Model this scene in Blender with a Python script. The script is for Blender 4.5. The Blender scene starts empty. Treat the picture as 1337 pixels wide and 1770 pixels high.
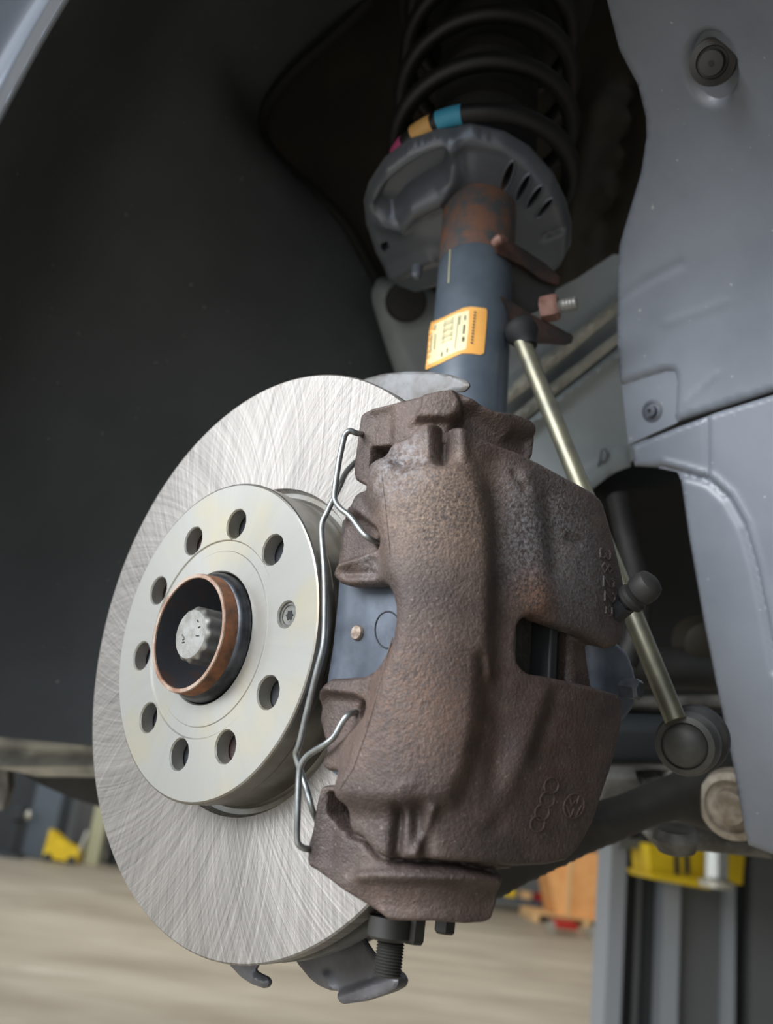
import bpy, bmesh, math, random
import numpy as np
from mathutils import Vector, Matrix
from mathutils.geometry import delaunay_2d_cdt

random.seed(4)
rng = np.random.default_rng(4)
S = bpy.context.scene
COL = S.collection

# ------------------------------------------------------------------ camera, sky, lights, exposure
FPX = 1600.0
CAM = np.array([0.0, 0.0, 1.30])
_p, _r = math.radians(18), math.radians(7.5)
_up = np.array([0, -math.sin(_p), math.cos(_p)]); _rt = np.array([1.0, 0, 0])
F = np.array([0, math.cos(_p), math.sin(_p)])
R = _rt*math.cos(_r) + _up*math.sin(_r)
U = _up*math.cos(_r) - _rt*math.sin(_r)
cd = bpy.data.cameras.new('camera'); cam = bpy.data.objects.new('camera', cd); COL.objects.link(cam)
cam.matrix_world = Matrix(((R[0], U[0], -F[0], CAM[0]), (R[1], U[1], -F[1], CAM[1]), (R[2], U[2], -F[2], CAM[2]), (0, 0, 0, 1)))
cd.sensor_fit = 'VERTICAL'; cd.sensor_height = 36.0; cd.lens = FPX/1770*36
cd.clip_start = 0.02; cd.clip_end = 100
cd.dof.use_dof = True; cd.dof.focus_distance = 0.42; cd.dof.aperture_fstop = 8.5
S.camera = cam

w = bpy.data.worlds.new('world'); S.world = w; w.use_nodes = True
wn = w.node_tree.nodes; wl = w.node_tree.links
bg = wn['Background']; bg.inputs['Strength'].default_value = 1.05
bg.inputs['Color'].default_value = (0.86, 0.93, 1.0, 1)

def area(name, loc, target, sx, sy, power, color):
    ld = bpy.data.lights.new(name, 'AREA'); ld.shape = 'RECTANGLE'; ld.size = sx; ld.size_y = sy
    ld.energy = power; ld.color = color
    o = bpy.data.objects.new(name, ld); COL.objects.link(o); o.location = loc
    o.rotation_euler = (Vector(target)-Vector(loc)).to_track_quat('-Z', 'Y').to_euler()
    return o
area('bay_door_daylight', (-4.1, -2.5, 3.5), (0, 0.4, 1.3), 4.6, 2.8, 560, (0.95, 0.97, 1.0))
area('roof_light', (0, 10.0, 5.2), (0, 10, 0), 9, 9, 520, (1.0, 0.96, 0.9))

S.view_settings.view_transform = 'Standard'; S.view_settings.look = 'None'
S.view_settings.exposure = 0.0; S.view_settings.gamma = 1.0; S.view_settings.use_curve_mapping = False

# ------------------------------------------------------------------ pixel and hub geometry
def ray(px, py):
    px = np.asarray(px, float); py = np.asarray(py, float)
    return F + R*((px-668.5)/FPX)[..., None] - U*((py-885)/FPX)[..., None]
def at(px, py, z):
    return CAM + ray(px, py)*np.asarray(z, float)[..., None]
def floor_at(px, py, h=0.0):
    d = ray(px, py); return CAM + d*((h-CAM[2])/d[2])
def on_y(px, py, y):
    d = ray(px, py); return CAM + d*((y-CAM[1])/d[1])
def proj(P):
    P = np.asarray(P)-CAM; z = P@F
    return np.stack([668.5+FPX*(P@R)/z, 885-FPX*(P@U)/z], -1), z
HC = np.array([-0.05898, 0.46178, 0.07131]) + CAM       # centre of the disc's outer face
_y, _t = 0.78318, -0.04762
HN = np.array([-math.sin(_y)*math.cos(_t), -math.cos(_y)*math.cos(_t), math.sin(_t)])
HW = np.cross([0, 0, 1.0], HN); HW /= np.linalg.norm(HW)
HT = np.cross(HN, HW)
def hub(wv, tv, nv):
    return HC + np.multiply.outer(np.asarray(wv, float), HW) + np.multiply.outer(np.asarray(tv, float), HT) + np.multiply.outer(np.asarray(nv, float), HN)
HUBM = Matrix(((HW[0], HT[0], HN[0], HC[0]), (HW[1], HT[1], HN[1], HC[1]), (HW[2], HT[2], HN[2], HC[2]), (0, 0, 0, 1)))

def normal_fix(P, N):
    s = np.sign(((P-CAM)*N).sum(-1)); return -N*s[:, None]
def surf_plane(p0, nrm):
    p0 = np.asarray(p0, float); nrm = np.asarray(nrm, float); nrm = nrm/np.linalg.norm(nrm)
    def f(px, py):
        d = ray(px, py); k = ((p0-CAM)@nrm)/(d@nrm)
        P = CAM + d*k[:, None]; return P, normal_fix(P, np.tile(nrm, (len(px), 1)))
    return f
def surf_hub(n): return surf_plane(HC+HN*n, HN)
def surf_z(zf):
    def f(px, py):
        px = np.asarray(px, float); py = np.asarray(py, float)
        P = at(px, py, zf(px, py))
        A = at(px+4, py, zf(px+4, py))-at(px-4, py, zf(px-4, py)); B = at(px, py+4, zf(px, py+4))-at(px, py-4, zf(px, py-4))
        N = np.cross(A, B); N /= np.linalg.norm(N, axis=1)[:, None]
        return P, normal_fix(P, N)
    return f
def catmull(pts, n):
    pts = np.asarray(pts, float); m = len(pts); out = []
    ext = np.vstack([2*pts[0]-pts[1], pts, 2*pts[-1]-pts[-2]])
    for i in range(m-1):
        p0, p1, p2, p3 = ext[i:i+4]
        for k in range(n):
            t = k/n
            out.append(0.5*((2*p1)+(-p0+p2)*t+(2*p0-5*p1+4*p2-p3)*t*t+(-p0+3*p1-3*p2+p3)*t**3))
    out.append(pts[-1]); return np.array(out)
def surf_profile(prof, off=0.0):
    """extrusion along the hub's tangent axis of a (w, n) profile"""
    q = catmull(prof, 8)
    d = np.gradient(q, axis=0); nn = np.stack([-d[:, 1], d[:, 0]], -1); nn /= np.linalg.norm(nn, axis=1)[:, None]
    c = q.mean(0)
    if ((q[0]-c)*nn[0]).sum() < 0: pass
    # outward = away from the disc rim region (w=.12, n=-.03)
    if ((q[len(q)//2]-np.array([.12, -.03]))*nn[len(q)//2]).sum() < 0: nn = -nn
    q = q + nn*off
    q0 = q[0]-(q[1]-q[0])/np.linalg.norm(q[1]-q[0])*.3; q1 = q[-1]+(q[-1]-q[-2])/np.linalg.norm(q[-1]-q[-2])*.3
    q = np.vstack([q0, q, q1]); nn = np.vstack([nn[0], nn, nn[-1]])
    o = np.array([(CAM-HC)@HW, (CAM-HC)@HN])
    def f(px, py):
        dr = ray(px, py); dx = dr@HW; dn = dr@HN
        best = np.full(len(dx), 1e9); NN = np.zeros((len(dx), 2))
        for i in range(len(q)-1):
            a = q[i]; e = q[i+1]-a
            den = dx*e[1]-dn*e[0]; den = np.where(abs(den) < 1e-12, 1e-12, den)
            k = ((a[0]-o[0])*e[1]-(a[1]-o[1])*e[0])/den
            s = ((a[0]-o[0])*dn-(a[1]-o[1])*dx)/den
            ok = (k > 0) & (s >= -1e-6) & (s <= 1+1e-6) & (k < best)
            best = np.where(ok, k, best)
            NN[ok] = (nn[i]*(1-s[ok, None])+nn[i+1]*s[ok, None])
        P = CAM+dr*best[:, None]
        N = NN[:, :1]*HW+NN[:, 1:]*HN; N /= np.linalg.norm(N, axis=1)[:, None]
        return P, N
    return f

def inside(poly, x, y):
    poly = np.asarray(poly, float); r = np.zeros(len(x), bool); j = len(poly)-1
    for i in range(len(poly)):
        xi, yi = poly[i]; xj, yj = poly[j]
        if yi != yj:
            r ^= ((yi > y) != (yj > y)) & (x < (xj-xi)*(y-yi)/(yj-yi)+xi)
        j = i
    return r
def pdist(poly, x, y, closed=True):
    poly = np.asarray(poly, float); P = np.stack([x, y], -1); best = np.full(len(x), 1e9); m = len(poly)
    for i in range(m if closed else m-1):
        a = poly[i]; e = poly[(i+1) % m]-a; L = max((e*e).sum(), 1e-12)
        t = np.clip(((P-a)@e)/L, 0, 1); best = np.minimum(best, np.hypot(*(P-a-t[:, None]*e).T))
    return best
def sdist(poly, x, y): return np.where(inside(poly, x, y), 1, -1)*pdist(poly, x, y)
def sm(t): t = np.clip(t, 0, 1); return t*t*(3-2*t)
def patch(poly, amt, soft): return lambda x, y: amt*sm(sdist(poly, x, y)/soft*0.5+0.5)
def line(pts, amt, wd): return lambda x, y: amt*np.exp(-(pdist(pts, x, y, False)/wd)**2)
def summed(*fs): return lambda x, y: sum(f(x, y) for f in fs)
def resample(poly, step, closed=True):
    poly = np.asarray(poly, float); out = []; m = len(poly)
    for i in range(m if closed else m-1):
        a, b = poly[i], poly[(i+1) % m]; k = max(1, int(round(np.linalg.norm(b-a)/step)))
        for j in range(k): out.append(a+(b-a)*j/k)
    if not closed: out.append(poly[-1])
    return np.array(out)
def rounded(poly, rad=6, n=3):
    """round the corners of a pixel outline"""
    poly = np.asarray(poly, float); m = len(poly); out = []
    for i in range(m):
        a, b, c = poly[i-1], poly[i], poly[(i+1) % m]
        la, lc = np.linalg.norm(a-b), np.linalg.norm(c-b); r = min(rad, la*.45, lc*.45)
        p, q = b+(a-b)/la*r, b+(c-b)/lc*r
        for k in range(n+1):
            t = k/n; out.append((1-t)**2*p+2*t*(1-t)*b+t*t*q)
    return np.array(out)
def grow(poly, d, step=5):
    q = resample(poly, step); t = np.roll(q, -1, 0)-np.roll(q, 1, 0); n = np.stack([t[:, 1], -t[:, 0]], -1); n /= np.linalg.norm(n, axis=1)[:, None]+1e-9
    a = (q[:, 0]*np.roll(q[:, 1], -1)-q[:, 1]*np.roll(q[:, 0], -1)).sum()
    return q+n*d*(1 if a > 0 else -1)
def ell(cx, cy, rx, ry, rot=0, n=20):
    a = np.linspace(0, 2*math.pi, n, endpoint=False); c, s = math.cos(math.radians(rot)), math.sin(math.radians(rot))
    x, y = rx*np.cos(a), ry*np.sin(a); return np.stack([cx+x*c-y*s, cy+x*s+y*c], -1)

class G:
    """mesh data: verts (world) and faces"""
    def __init__(s): s.v = []; s.f = []; s.n = 0
    def add(s, v, f):
        v = np.asarray(v, float); s.v.append(v); s.f += [tuple(i+s.n for i in q) for q in f]; s.n += len(v); return s
    def merge(s, o): return s.add(np.vstack(o.v), o.f)
    def verts(s): return np.vstack(s.v)

def relief(outline, surf, thick, h=None, holes=(), step=6, edge=0, edge_mm=0.0, back=None):
    """solid whose front follows surf + h (metres, along the normal) inside a pixel outline"""
    ol = resample(outline, step); loops = [ol]+[resample(q, step) for q in holes]
    x0, y0 = ol.min(0); x1, y1 = ol.max(0)
    gx, gy = np.meshgrid(np.arange(x0+step/2, x1, step), np.arange(y0+step/2, y1, step*.87))
    gx = gx+((np.arange(gx.shape[0]) % 2)*step*.5)[:, None]
    gx = gx.ravel(); gy = gy.ravel()
    m = inside(ol, gx, gy) & (pdist(ol, gx, gy) > step*.55)
    for q in loops[1:]: m &= ~inside(q, gx, gy) & (pdist(q, gx, gy) > step*.55)
    pts = [tuple(p) for l in loops for p in l]+list(zip(gx[m], gy[m]))
    edges = []; k = 0
    for l in loops:
        edges += [(k+i, k+(i+1) % len(l)) for i in range(len(l))]; k += len(l)
    vs, _, fs, _, _, _ = delaunay_2d_cdt([Vector((float(a), float(b))) for a, b in pts], edges, [], 0, 1e-5)
    V = np.array([(a.x, a.y) for a in vs]); T = np.array([tuple(t) for t in fs])
    c = V[T].mean(1); ok = inside(ol, c[:, 0], c[:, 1])
    for q in loops[1:]: ok &= ~inside(q, c[:, 0], c[:, 1])
    T = T[ok]
    x, y = V[:, 0], V[:, 1]; P, N = surf(x, y)
    hh = h(x, y) if h else np.zeros(len(V))
    if edge:
        d = np.minimum(pdist(ol, x, y), edge)
        hh = hh-edge_mm*(1-np.sqrt(np.clip(1-((edge-d)/edge)**2, 0, 1)))
    front = P+N*hh[:, None]; bk = P-N*thick if back is None else P+np.asarray(back)*thick
    Cn = np.cross(front[T[:, 1]]-front[T[:, 0]], front[T[:, 2]]-front[T[:, 0]])
    flip = (Cn*N[T[:, 0]]).sum(1).sum() < 0
    if flip: T = T[:, ::-1]
    n = len(V); faces = [tuple(t) for t in T]+[(t[2]+n, t[1]+n, t[0]+n) for t in T]
    es = {}
    for t in T:
        for i in range(3): es[(int(t[i]), int(t[(i+1) % 3]))] = 1
    for (a, b) in es:
        if (b, a) not in es: faces.append((b, a, a+n, b+n))
    g = G(); g.add(np.vstack([front, bk]), [tuple(int(i) for i in q) for q in faces]); return g

def frame(d):
    d = np.asarray(d, float); d = d/np.linalg.norm(d)
    a = np.array([0, 0, 1.0]) if abs(d[2]) < .9 else np.array([1.0, 0, 0])
    u = np.cross(a, d); u /= np.linalg.norm(u); return u, np.cross(d, u), d
def tube(path, r, seg=12, caps=True, n=0):
    p = catmull(path, n) if n else np.asarray(path, float)
    r = np.broadcast_to(np.asarray(r, float), (len(p),)) if np.ndim(r) == 0 or len(np.atleast_1d(r)) == len(p) else np.interp(np.linspace(0, 1, len(p)), np.linspace(0, 1, len(r)), r)
    t = np.gradient(p, axis=0); t /= np.linalg.norm(t, axis=1)[:, None]
    u, v, _ = frame(t[0]); V = []
    a = np.linspace(0, 2*math.pi, seg, endpoint=False)
    for i in range(len(p)):
        u = u-t[i]*(u@t[i]); u /= np.linalg.norm(u); v = np.cross(t[i], u)
        V.append(p[i]+r[i]*(np.cos(a)[:, None]*u+np.sin(a)[:, None]*v))
    f = []
    for i in range(len(p)-1):
        for k in range(seg):
            k2 = (k+1) % seg; f.append((i*seg+k, i*seg+k2, (i+1)*seg+k2, (i+1)*seg+k))
    if caps: f.append(tuple(range(seg))[::-1]); f.append(tuple((len(p)-1)*seg+k for k in range(seg)))
    return G().add(np.vstack(V), f)
def lathe(prof, o, d, seg=32, closed=False, mod=None):
    """prof: (radius, height) list turned about o + d*h"""
    u, v, d = frame(d); o = np.asarray(o, float); V = []; a = np.linspace(0, 2*math.pi, seg, endpoint=False); m = len(prof)
    for i, (r, h) in enumerate(prof):
        rr = r*(mod(a, i) if mod else 1)
        V.append(o+d*h+(np.cos(a)*rr)[:, None]*u+(np.sin(a)*rr)[:, None]*v)
    f = []
    for i in range(m if closed else m-1):
        j = (i+1) % m
        for k in range(seg):
            k2 = (k+1) % seg; f.append((i*seg+k, i*seg+k2, j*seg+k2, j*seg+k))
    if not closed:
        f.append(tuple(range(seg))[::-1]); f.append(tuple((m-1)*seg+k for k in range(seg)))
    return G().add(np.vstack(V), f)
def box(c, ax, ay, az):
    """box from centre and three half-axis vectors"""
    c, ax, ay, az = [np.asarray(q, float) for q in (c, ax, ay, az)]
    V = [c+i*ax+j*ay+k*az for i in (-1, 1) for j in (-1, 1) for k in (-1, 1)]
    return G().add(V, [(0, 1, 3, 2), (4, 6, 7, 5), (0, 4, 5, 1), (2, 3, 7, 6), (0, 2, 6, 4), (1, 5, 7, 3)])
def bx(x0, x1, y0, y1, z0, z1):
    return box(((x0+x1)/2, (y0+y1)/2, (z0+z1)/2), ((x1-x0)/2, 0, 0), (0, (y1-y0)/2, 0), (0, 0, (z1-z0)/2))

# ------------------------------------------------------------------ objects
def tag(o, label=None, cat=None, group=None, kind=None):
    for k, v in (('label', label), ('category', cat), ('group', group), ('kind', kind)):
        if v: o[k] = v
    return o
def thing(name, label, cat, loc=None, M=None, group=None):
    o = bpy.data.objects.new(name, None); COL.objects.link(o); o.empty_display_size = .05
    o.matrix_world = M if M is not None else Matrix.Translation(Vector(loc))
    return tag(o, label, cat, group)
def obj(name, g, m, parent=None, smooth=35, bevel=0, mods=None, label=None, kind=None):
    me = bpy.data.meshes.new(name)
    V = g.verts(); M = Matrix.Identity(4)
    if parent is not None:
        M = parent['_M'] if False else WM[parent]
    if parent is None:
        lo, hi = V.min(0), V.max(0); M = Matrix.Translation(Vector(((lo[0]+hi[0])/2, (lo[1]+hi[1])/2, lo[2])))
    Mi = np.array(M.inverted()); V = V@Mi[:3, :3].T+Mi[:3, 3]
    me.from_pydata(V.tolist(), [], g.f); me.update()
    bm = bmesh.new(); bm.from_mesh(me); bmesh.ops.recalc_face_normals(bm, faces=bm.faces); bm.to_mesh(me); bm.free()
    if smooth:
        me.shade_smooth(); me.set_sharp_from_angle(angle=math.radians(smooth))
    me.materials.append(m)
    o = bpy.data.objects.new(name, me); COL.objects.link(o)
    if parent is not None: o.parent = parent
    else: o.matrix_world = M
    WM[o] = M
    if bevel:
        b = o.modifiers.new('bevel', 'BEVEL'); b.width = bevel; b.segments = 2; b.limit_method = 'ANGLE'; b.harden_normals = False
    if mods: mods(o)
    return tag(o, label, None, None, kind)
WM = {}
_thing = thing
def thing(*a, **k):
    o = _thing(*a, **k); WM[o] = o.matrix_world.copy() if k.get('M') is None else k['M']
    if k.get('M') is None: WM[o] = Matrix.Translation(Vector(a[3] if len(a) > 3 else k['loc']))
    return o

# ------------------------------------------------------------------ materials
def lin(c): return tuple(((v/255)/12.92 if v/255 <= .04045 else ((v/255+.055)/1.055)**2.4) for v in c)+(1,)
class NT:
    def __init__(s, name):
        s.m = bpy.data.materials.new(name); s.m.use_nodes = True; s.n = s.m.node_tree.nodes; s.l = s.m.node_tree.links
        s.b = s.n['Principled BSDF']; s._tc = None
    def new(s, t, **k):
        q = s.n.new(t)
        for a, b in k.items(): setattr(q, a, b)
        return q
    def link(s, a, b): s.l.new(a, b)
    def tc(s):
        if not s._tc: s._tc = s.new('ShaderNodeTexCoord')
        return s._tc.outputs['Object']
    def noise(s, scale, detail=4, rough=.55, vec=None, stretch=None):
        n = s.new('ShaderNodeTexNoise'); n.inputs['Scale'].default_value = scale; n.inputs['Detail'].default_value = detail; n.inputs['Roughness'].default_value = rough
        v = vec or s.tc()
        if stretch:
            mp = s.new('ShaderNodeMapping'); mp.inputs['Scale'].default_value = stretch; s.link(v, mp.inputs['Vector']); v = mp.outputs[0]
        s.link(v, n.inputs['Vector']); return n.outputs['Fac']
    def ramp(s, fac, a, b, ca=(0, 0, 0, 1), cb=(1, 1, 1, 1)):
        r = s.new('ShaderNodeValToRGB'); e = r.color_ramp.elements
        e[0].position = a; e[1].position = b; e[0].color = ca; e[1].color = cb; s.link(fac, r.inputs[0]); return r.outputs[0]
    def mix(s, fac, a, b, mode='MIX'):
        x = s.new('ShaderNodeMix', data_type='RGBA', blend_type=mode)
        for sock, v in ((x.inputs[0], fac), (x.inputs[6], a), (x.inputs[7], b)):
            if isinstance(v, bpy.types.NodeSocket): s.link(v, sock)
            else: sock.default_value = v
        return x.outputs[2]
    def math(s, op, a, b=None, c=None):
        x = s.new('ShaderNodeMath', operation=op)
        for i, v in enumerate((a, b, c)):
            if v is None: continue
            if isinstance(v, bpy.types.NodeSocket): s.link(v, x.inputs[i])
            else: x.inputs[i].default_value = v
        return x.outputs[0]
    def spot(s, p, r0, r1):
        """mask: 1 near the object-space point p, 0 beyond r1"""
        d = s.new('ShaderNodeVectorMath', operation='DISTANCE'); s.link(s.tc(), d.inputs[0]); d.inputs[1].default_value = tuple(p)
        mr = s.new('ShaderNodeMapRange'); mr.inputs[1].default_value = r0; mr.inputs[2].default_value = r1; mr.inputs[3].default_value = 1; mr.inputs[4].default_value = 0
        s.link(d.outputs['Value'], mr.inputs[0]); return mr.outputs[0]
    def bump(s, h, strength, dist):
        b = s.new('ShaderNodeBump'); b.inputs['Strength'].default_value = strength; b.inputs['Distance'].default_value = dist
        s.link(h, b.inputs['Height']); s.link(b.outputs[0], s.b.inputs['Normal']); return b
    def set(s, **k):
        for a, v in k.items():
            i = s.b.inputs[a.replace('_', ' ')]
            if isinstance(v, bpy.types.NodeSocket): s.link(v, i)
            else: i.default_value = v
        return s
def mat(name, c1, c2=None, scale=40, rough=.5, metal=0, bump=0, bscale=400, bdist=.0005, spec=.5, lo=.4, hi=.65, r2=None, detail=4):
    t = NT(name); c1 = lin(c1)
    if c2 is not None:
        n = t.noise(scale, detail, .6); f = t.ramp(n, lo, hi)
        t.set(Base_Color=t.mix(f, c1, lin(c2)))
        if r2 is not None:
            mr = t.new('ShaderNodeMapRange'); t.link(n, mr.inputs[0]); mr.inputs[1].default_value = lo; mr.inputs[2].default_value = hi; mr.inputs[3].default_value = rough; mr.inputs[4].default_value = r2
            t.set(Roughness=mr.outputs[0])
        else: t.set(Roughness=rough)
    else: t.set(Base_Color=c1, Roughness=rough)
    t.set(Metallic=metal); t.b.inputs['Specular IOR Level'].default_value = spec
    if bump: t.bump(t.noise(bscale, 3, .6), bump, bdist)
    return t.m

def brushed(name, base, rough, streak, k=3.6, dens=80, tint=None, aniso=.42):
    t = NT(name); sp = t.new('ShaderNodeSeparateXYZ'); t.link(t.tc(), sp.inputs[0]); x, y = sp.outputs[0], sp.outputs[1]
    th = t.math('ARCTAN2', y, x)
    r = t.math('SQRT', t.math('ADD', t.math('MULTIPLY', x, x), t.math('MULTIPLY', y, y)))
    hs = []
    for sg, zz in ((1, 0), (-1, 7), (.25, 13)):
        a = t.math('ADD', th, t.math('MULTIPLY', r, k*sg))
        cx = t.new('ShaderNodeCombineXYZ')
        t.link(t.math('MULTIPLY', t.math('COSINE', a), dens), cx.inputs[0]); t.link(t.math('MULTIPLY', t.math('SINE', a), dens), cx.inputs[1])
        t.link(t.math('ADD', t.math('MULTIPLY', r, 7.0), zz), cx.inputs[2])
        hs.append(t.noise(1.0, 5, .75, vec=cx.outputs[0]))
    h = t.math('ADD', t.math('ADD', hs[0], hs[1]), t.math('MULTIPLY', hs[2], .6))
    f = t.ramp(t.math('MULTIPLY', h, .385), .36, .64)
    b = lin(base); dk = tuple(v*(1-streak) for v in b[:3])+(1,)
    c = t.mix(f, dk, b)
    if tint:
        n = t.noise(28, 3, .5); c = t.mix(t.math('MULTIPLY', t.ramp(n, .52, .72), .5), c, lin(tint))
    t.set(Base_Color=c, Metallic=.72, Roughness=rough, Anisotropic=aniso)
    tg = t.new('ShaderNodeTangent', direction_type='RADIAL', axis='Z'); t.link(tg.outputs[0], t.b.inputs['Tangent'])
    t.b.inputs['Anisotropic Rotation'].default_value = 0.0
    t.bump(h, .35*streak*2, .0004)
    return t.m

def cast(name, spots=()):
    """dull brown cast iron with fine lumps; spots: (local point, r0, r1, colour, amount, speckle)"""
    t = NT(name)
    c = t.mix(t.ramp(t.noise(30, 4, .6), .38, .66), lin((72, 62, 59)), lin((98, 83, 76)))
    c = t.mix(t.math('MULTIPLY', t.ramp(t.noise(140, 5, .7), .5, .68), .5), c, lin((56, 49, 48)))
    c = t.mix(t.math('MULTIPLY', t.ramp(t.noise(620, 3, .7), .62, .74), .6), c, lin((150, 138, 128)))
    for p, r0, r1, colr, amt, spk in spots:
        m = t.spot(p, r0, r1)
        m = t.math('MULTIPLY', m, t.ramp(t.noise(spk, 4, .75), .42, .62)); c = t.mix(t.math('MULTIPLY', m, amt), c, lin(colr))
    t.set(Base_Color=c, Metallic=.15, Roughness=.56)
    n1 = t.noise(560, 3, .6); n2 = t.noise(1300, 2, .5)
    h = t.math('ADD', n1, t.math('MULTIPLY', n2, .45))
    t.bump(h, .65, .0009); return t.m

M = {}
M['ring'] = brushed('turned steel friction face', (182, 178, 173), .46, .72)
M['hat'] = brushed('machined steel hat', (174, 173, 167), .37, .09, k=.0, dens=6, tint=(182, 172, 140), aniso=.3)
M['hatside'] = mat('bare steel side', (150, 150, 146), (120, 112, 100), 30, .38, .85)
M['edge'] = mat('turned steel rim', (150, 152, 148), (120, 122, 118), 60, .42, .8)
M['rust'] = mat('rusted steel', (140, 92, 62), (84, 62, 50), 120, .75, .2, .5, 500, .0004, lo=.35, hi=.7)
M['rustlip'] = mat('bare worn lip', (176, 160, 146), (130, 84, 60), 90, .5, .6)
M['hubdark'] = mat('dark bare steel', (52, 54, 58), (88, 92, 98), 60, .38, .8)
M['bore'] = mat('stained bore', (74, 76, 82), (110, 74, 56), 50, .42, .5, lo=.5, hi=.75)
M['boltmetal'] = mat('zinc bolt', (168, 168, 164), (140, 138, 132), 120, .42, .75, .2, 500)
M['screw'] = mat('grey screw', (128, 128, 124), (90, 88, 84), 200, .4, .8)
M['black'] = mat('black cavity', (14, 15, 17), None, rough=.7)
M['wire'] = mat('zinc spring wire', (158, 162, 162), (132, 136, 136), 150, .34, .85)
M['plate'] = mat('blue grey pad plate', (92, 100, 112), (72, 79, 90), 50, .42, .25, .15, 300)
M['fric'] = mat('friction lining', (48, 46, 44), (64, 60, 56), 400, .85)
M['rivet'] = mat('brass rivet', (176, 160, 146), (120, 104, 92), 400, .45, .6, .5, 500)
M['shield'] = mat('grey splash shield', (104, 104, 108), (82, 80, 82), 40, .45, .3)
M['shieldtop'] = mat('bare shield metal', (126, 128, 130), (96, 92, 88), 50, .5, .4)
M['strut'] = mat('blue grey painted tube', (88, 98, 108), (76, 86, 96), 30, .34, .1)
M['seat'] = mat('satin black seat', (104, 110, 120), (110, 114, 122), 30, .28, .4)
M['coil'] = mat('black coil', (15, 15, 17), (20, 20, 21), 40, .5)
M['bellow'] = mat('rubber bellow', (13, 14, 15), None, rough=.75)
M['rubber'] = mat('black rubber', (34, 33, 33), (46, 44, 42), 80, .6)
M['link'] = mat('dull zinc rod', (124, 122, 104), (104, 103, 92), 60, .38, .6)
M['linkhead'] = mat('grey ball joint', (88, 87, 82), (70, 70, 68), 50, .5, .3)
M['liner'] = mat('black arch liner', (76, 80, 83), (66, 70, 73), 9, .46, 0, .25, 600, .0003, detail=6, spec=.9)
M['panel'] = mat('dusty grey liner', (122, 128, 138), (111, 117, 127), 12, .44, 0, .2, 700, .0003, spec=1.0)
for _k, _lo, _a in (('panel', .77, .5), ('liner', .775, .35)):
    _m = M[_k]; _n = _m.node_tree.nodes; _l = _m.node_tree.links; _b = _n['Principled BSDF']
    _s = _b.inputs['Base Color'].links[0].from_socket; _tx = _n.new('ShaderNodeTexNoise'); _tx.inputs['Scale'].default_value = 210; _tx.inputs['Detail'].default_value = 1
    _tc = _n.new('ShaderNodeTexCoord'); _l.new(_tc.outputs['Object'], _tx.inputs['Vector'])
    _r = _n.new('ShaderNodeValToRGB'); _r.color_ramp.elements[0].position = _lo; _r.color_ramp.elements[1].position = _lo+.03; _r.color_ramp.elements[1].color = (_a,)*3+(1,)
    _l.new(_tx.outputs['Fac'], _r.inputs[0]); _x = _n.new('ShaderNodeMix'); _x.data_type = 'RGBA'
    _l.new(_r.outputs[0], _x.inputs[0]); _l.new(_s, _x.inputs[6]); _x.inputs[7].default_value = lin((205, 205, 200)); _l.new(_x.outputs[2], _b.inputs['Base Color'])
M['panelrec'] = mat('grey liner recess', (84, 88, 98), None, rough=.55)
M['inner'] = mat('olive painted inner wing', (44, 40, 30), (30, 28, 22), 10, .6, lo=.4, hi=.6)
M['rail'] = mat('grey painted rail', (160, 168, 172), (144, 152, 156), 14, .5)
M['seal'] = mat('light sealed seam', (190, 188, 178), (140, 140, 134), 20, .5)
M['paint'] = mat('silver car paint', (112, 118, 128), None, rough=.18, metal=.5)
M['dark'] = mat('dark underbody', (38, 38, 38), (50, 48, 45), 20, .6)
M['arm'] = mat('black control arm', (52, 51, 48), (42, 42, 40), 25, .55)
M['bush'] = mat('pale bushing', (180, 172, 158), (120, 108, 92), 40, .5, .2)
M['subframe'] = mat('grey subframe', (118, 116, 110), (70, 68, 64), 30, .5, .2)
M['yellow'] = mat('yellow lift paint', (238, 204, 20), (214, 178, 14), 5, .45)
M['liftgrey'] = mat('light lift column', (150, 155, 160), None, rough=.5)
M['liftmid'] = mat('mid grey lift column', (98, 100, 100), None, rough=.5)
M['liftdark'] = mat('dark lift channel', (44, 47, 48), None, rough=.5)
M['chrome'] = mat('bright pad', (214, 214, 206), None, rough=.25, metal=.8)
M['wood'] = mat('plywood crate', (244, 182, 116), (232, 164, 98), 6, .7)
M['woodpale'] = mat('pale timber', (226, 186, 132), None, rough=.7)
M['red'] = mat('red paint', (176, 36, 30), None, rough=.4)
M['cabinet'] = mat('blue grey cabinet', (84, 94, 104), None, rough=.5)
M['dkcab'] = mat('dark cabinet', (42, 46, 48), None, rough=.5)
M['cream'] = mat('cream post', (172, 172, 142), None, rough=.5)
M['wall'] = mat('workshop wall', (120, 124, 122), (110, 112, 112), .6, .8)
t = NT('workshop concrete')
c = t.mix(t.ramp(t.noise(.9, 6, .6, stretch=(.5, 1.4, 1)), .36, .66), lin((142, 132, 116)), lin((176, 168, 152)))
c = t.mix(t.math('MULTIPLY', t.ramp(t.noise(2.2, 3, .5, stretch=(.4, 1.6, 1)), .64, .7), .45), c, lin((205, 200, 188)))
t.set(Base_Color=c, Roughness=.55); M['floor'] = t.m

# ------------------------------------------------------------------ setting: workshop
def struct(name, g, m, **k): return tag(obj(name, g, m, **k), kind='structure')
struct('floor', bx(-14, 16, -6, 19.2, -.1, 0), M['floor'])
struct('wall_back', bx(-14, 16, 19, 19.2, 0, 6.2), M['wall'])
struct('wall_right', bx(8, 8.2, -4, 19, 0, 5.5), M['wall'])
struct('wall_front', bx(.8, 8.2, -4.2, -4, 0, 5.5), M['wall'])
struct('ceiling', bx(-6, 8.2, -4.2, 19.2, 5.5, 5.65), M['wall'])

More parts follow.
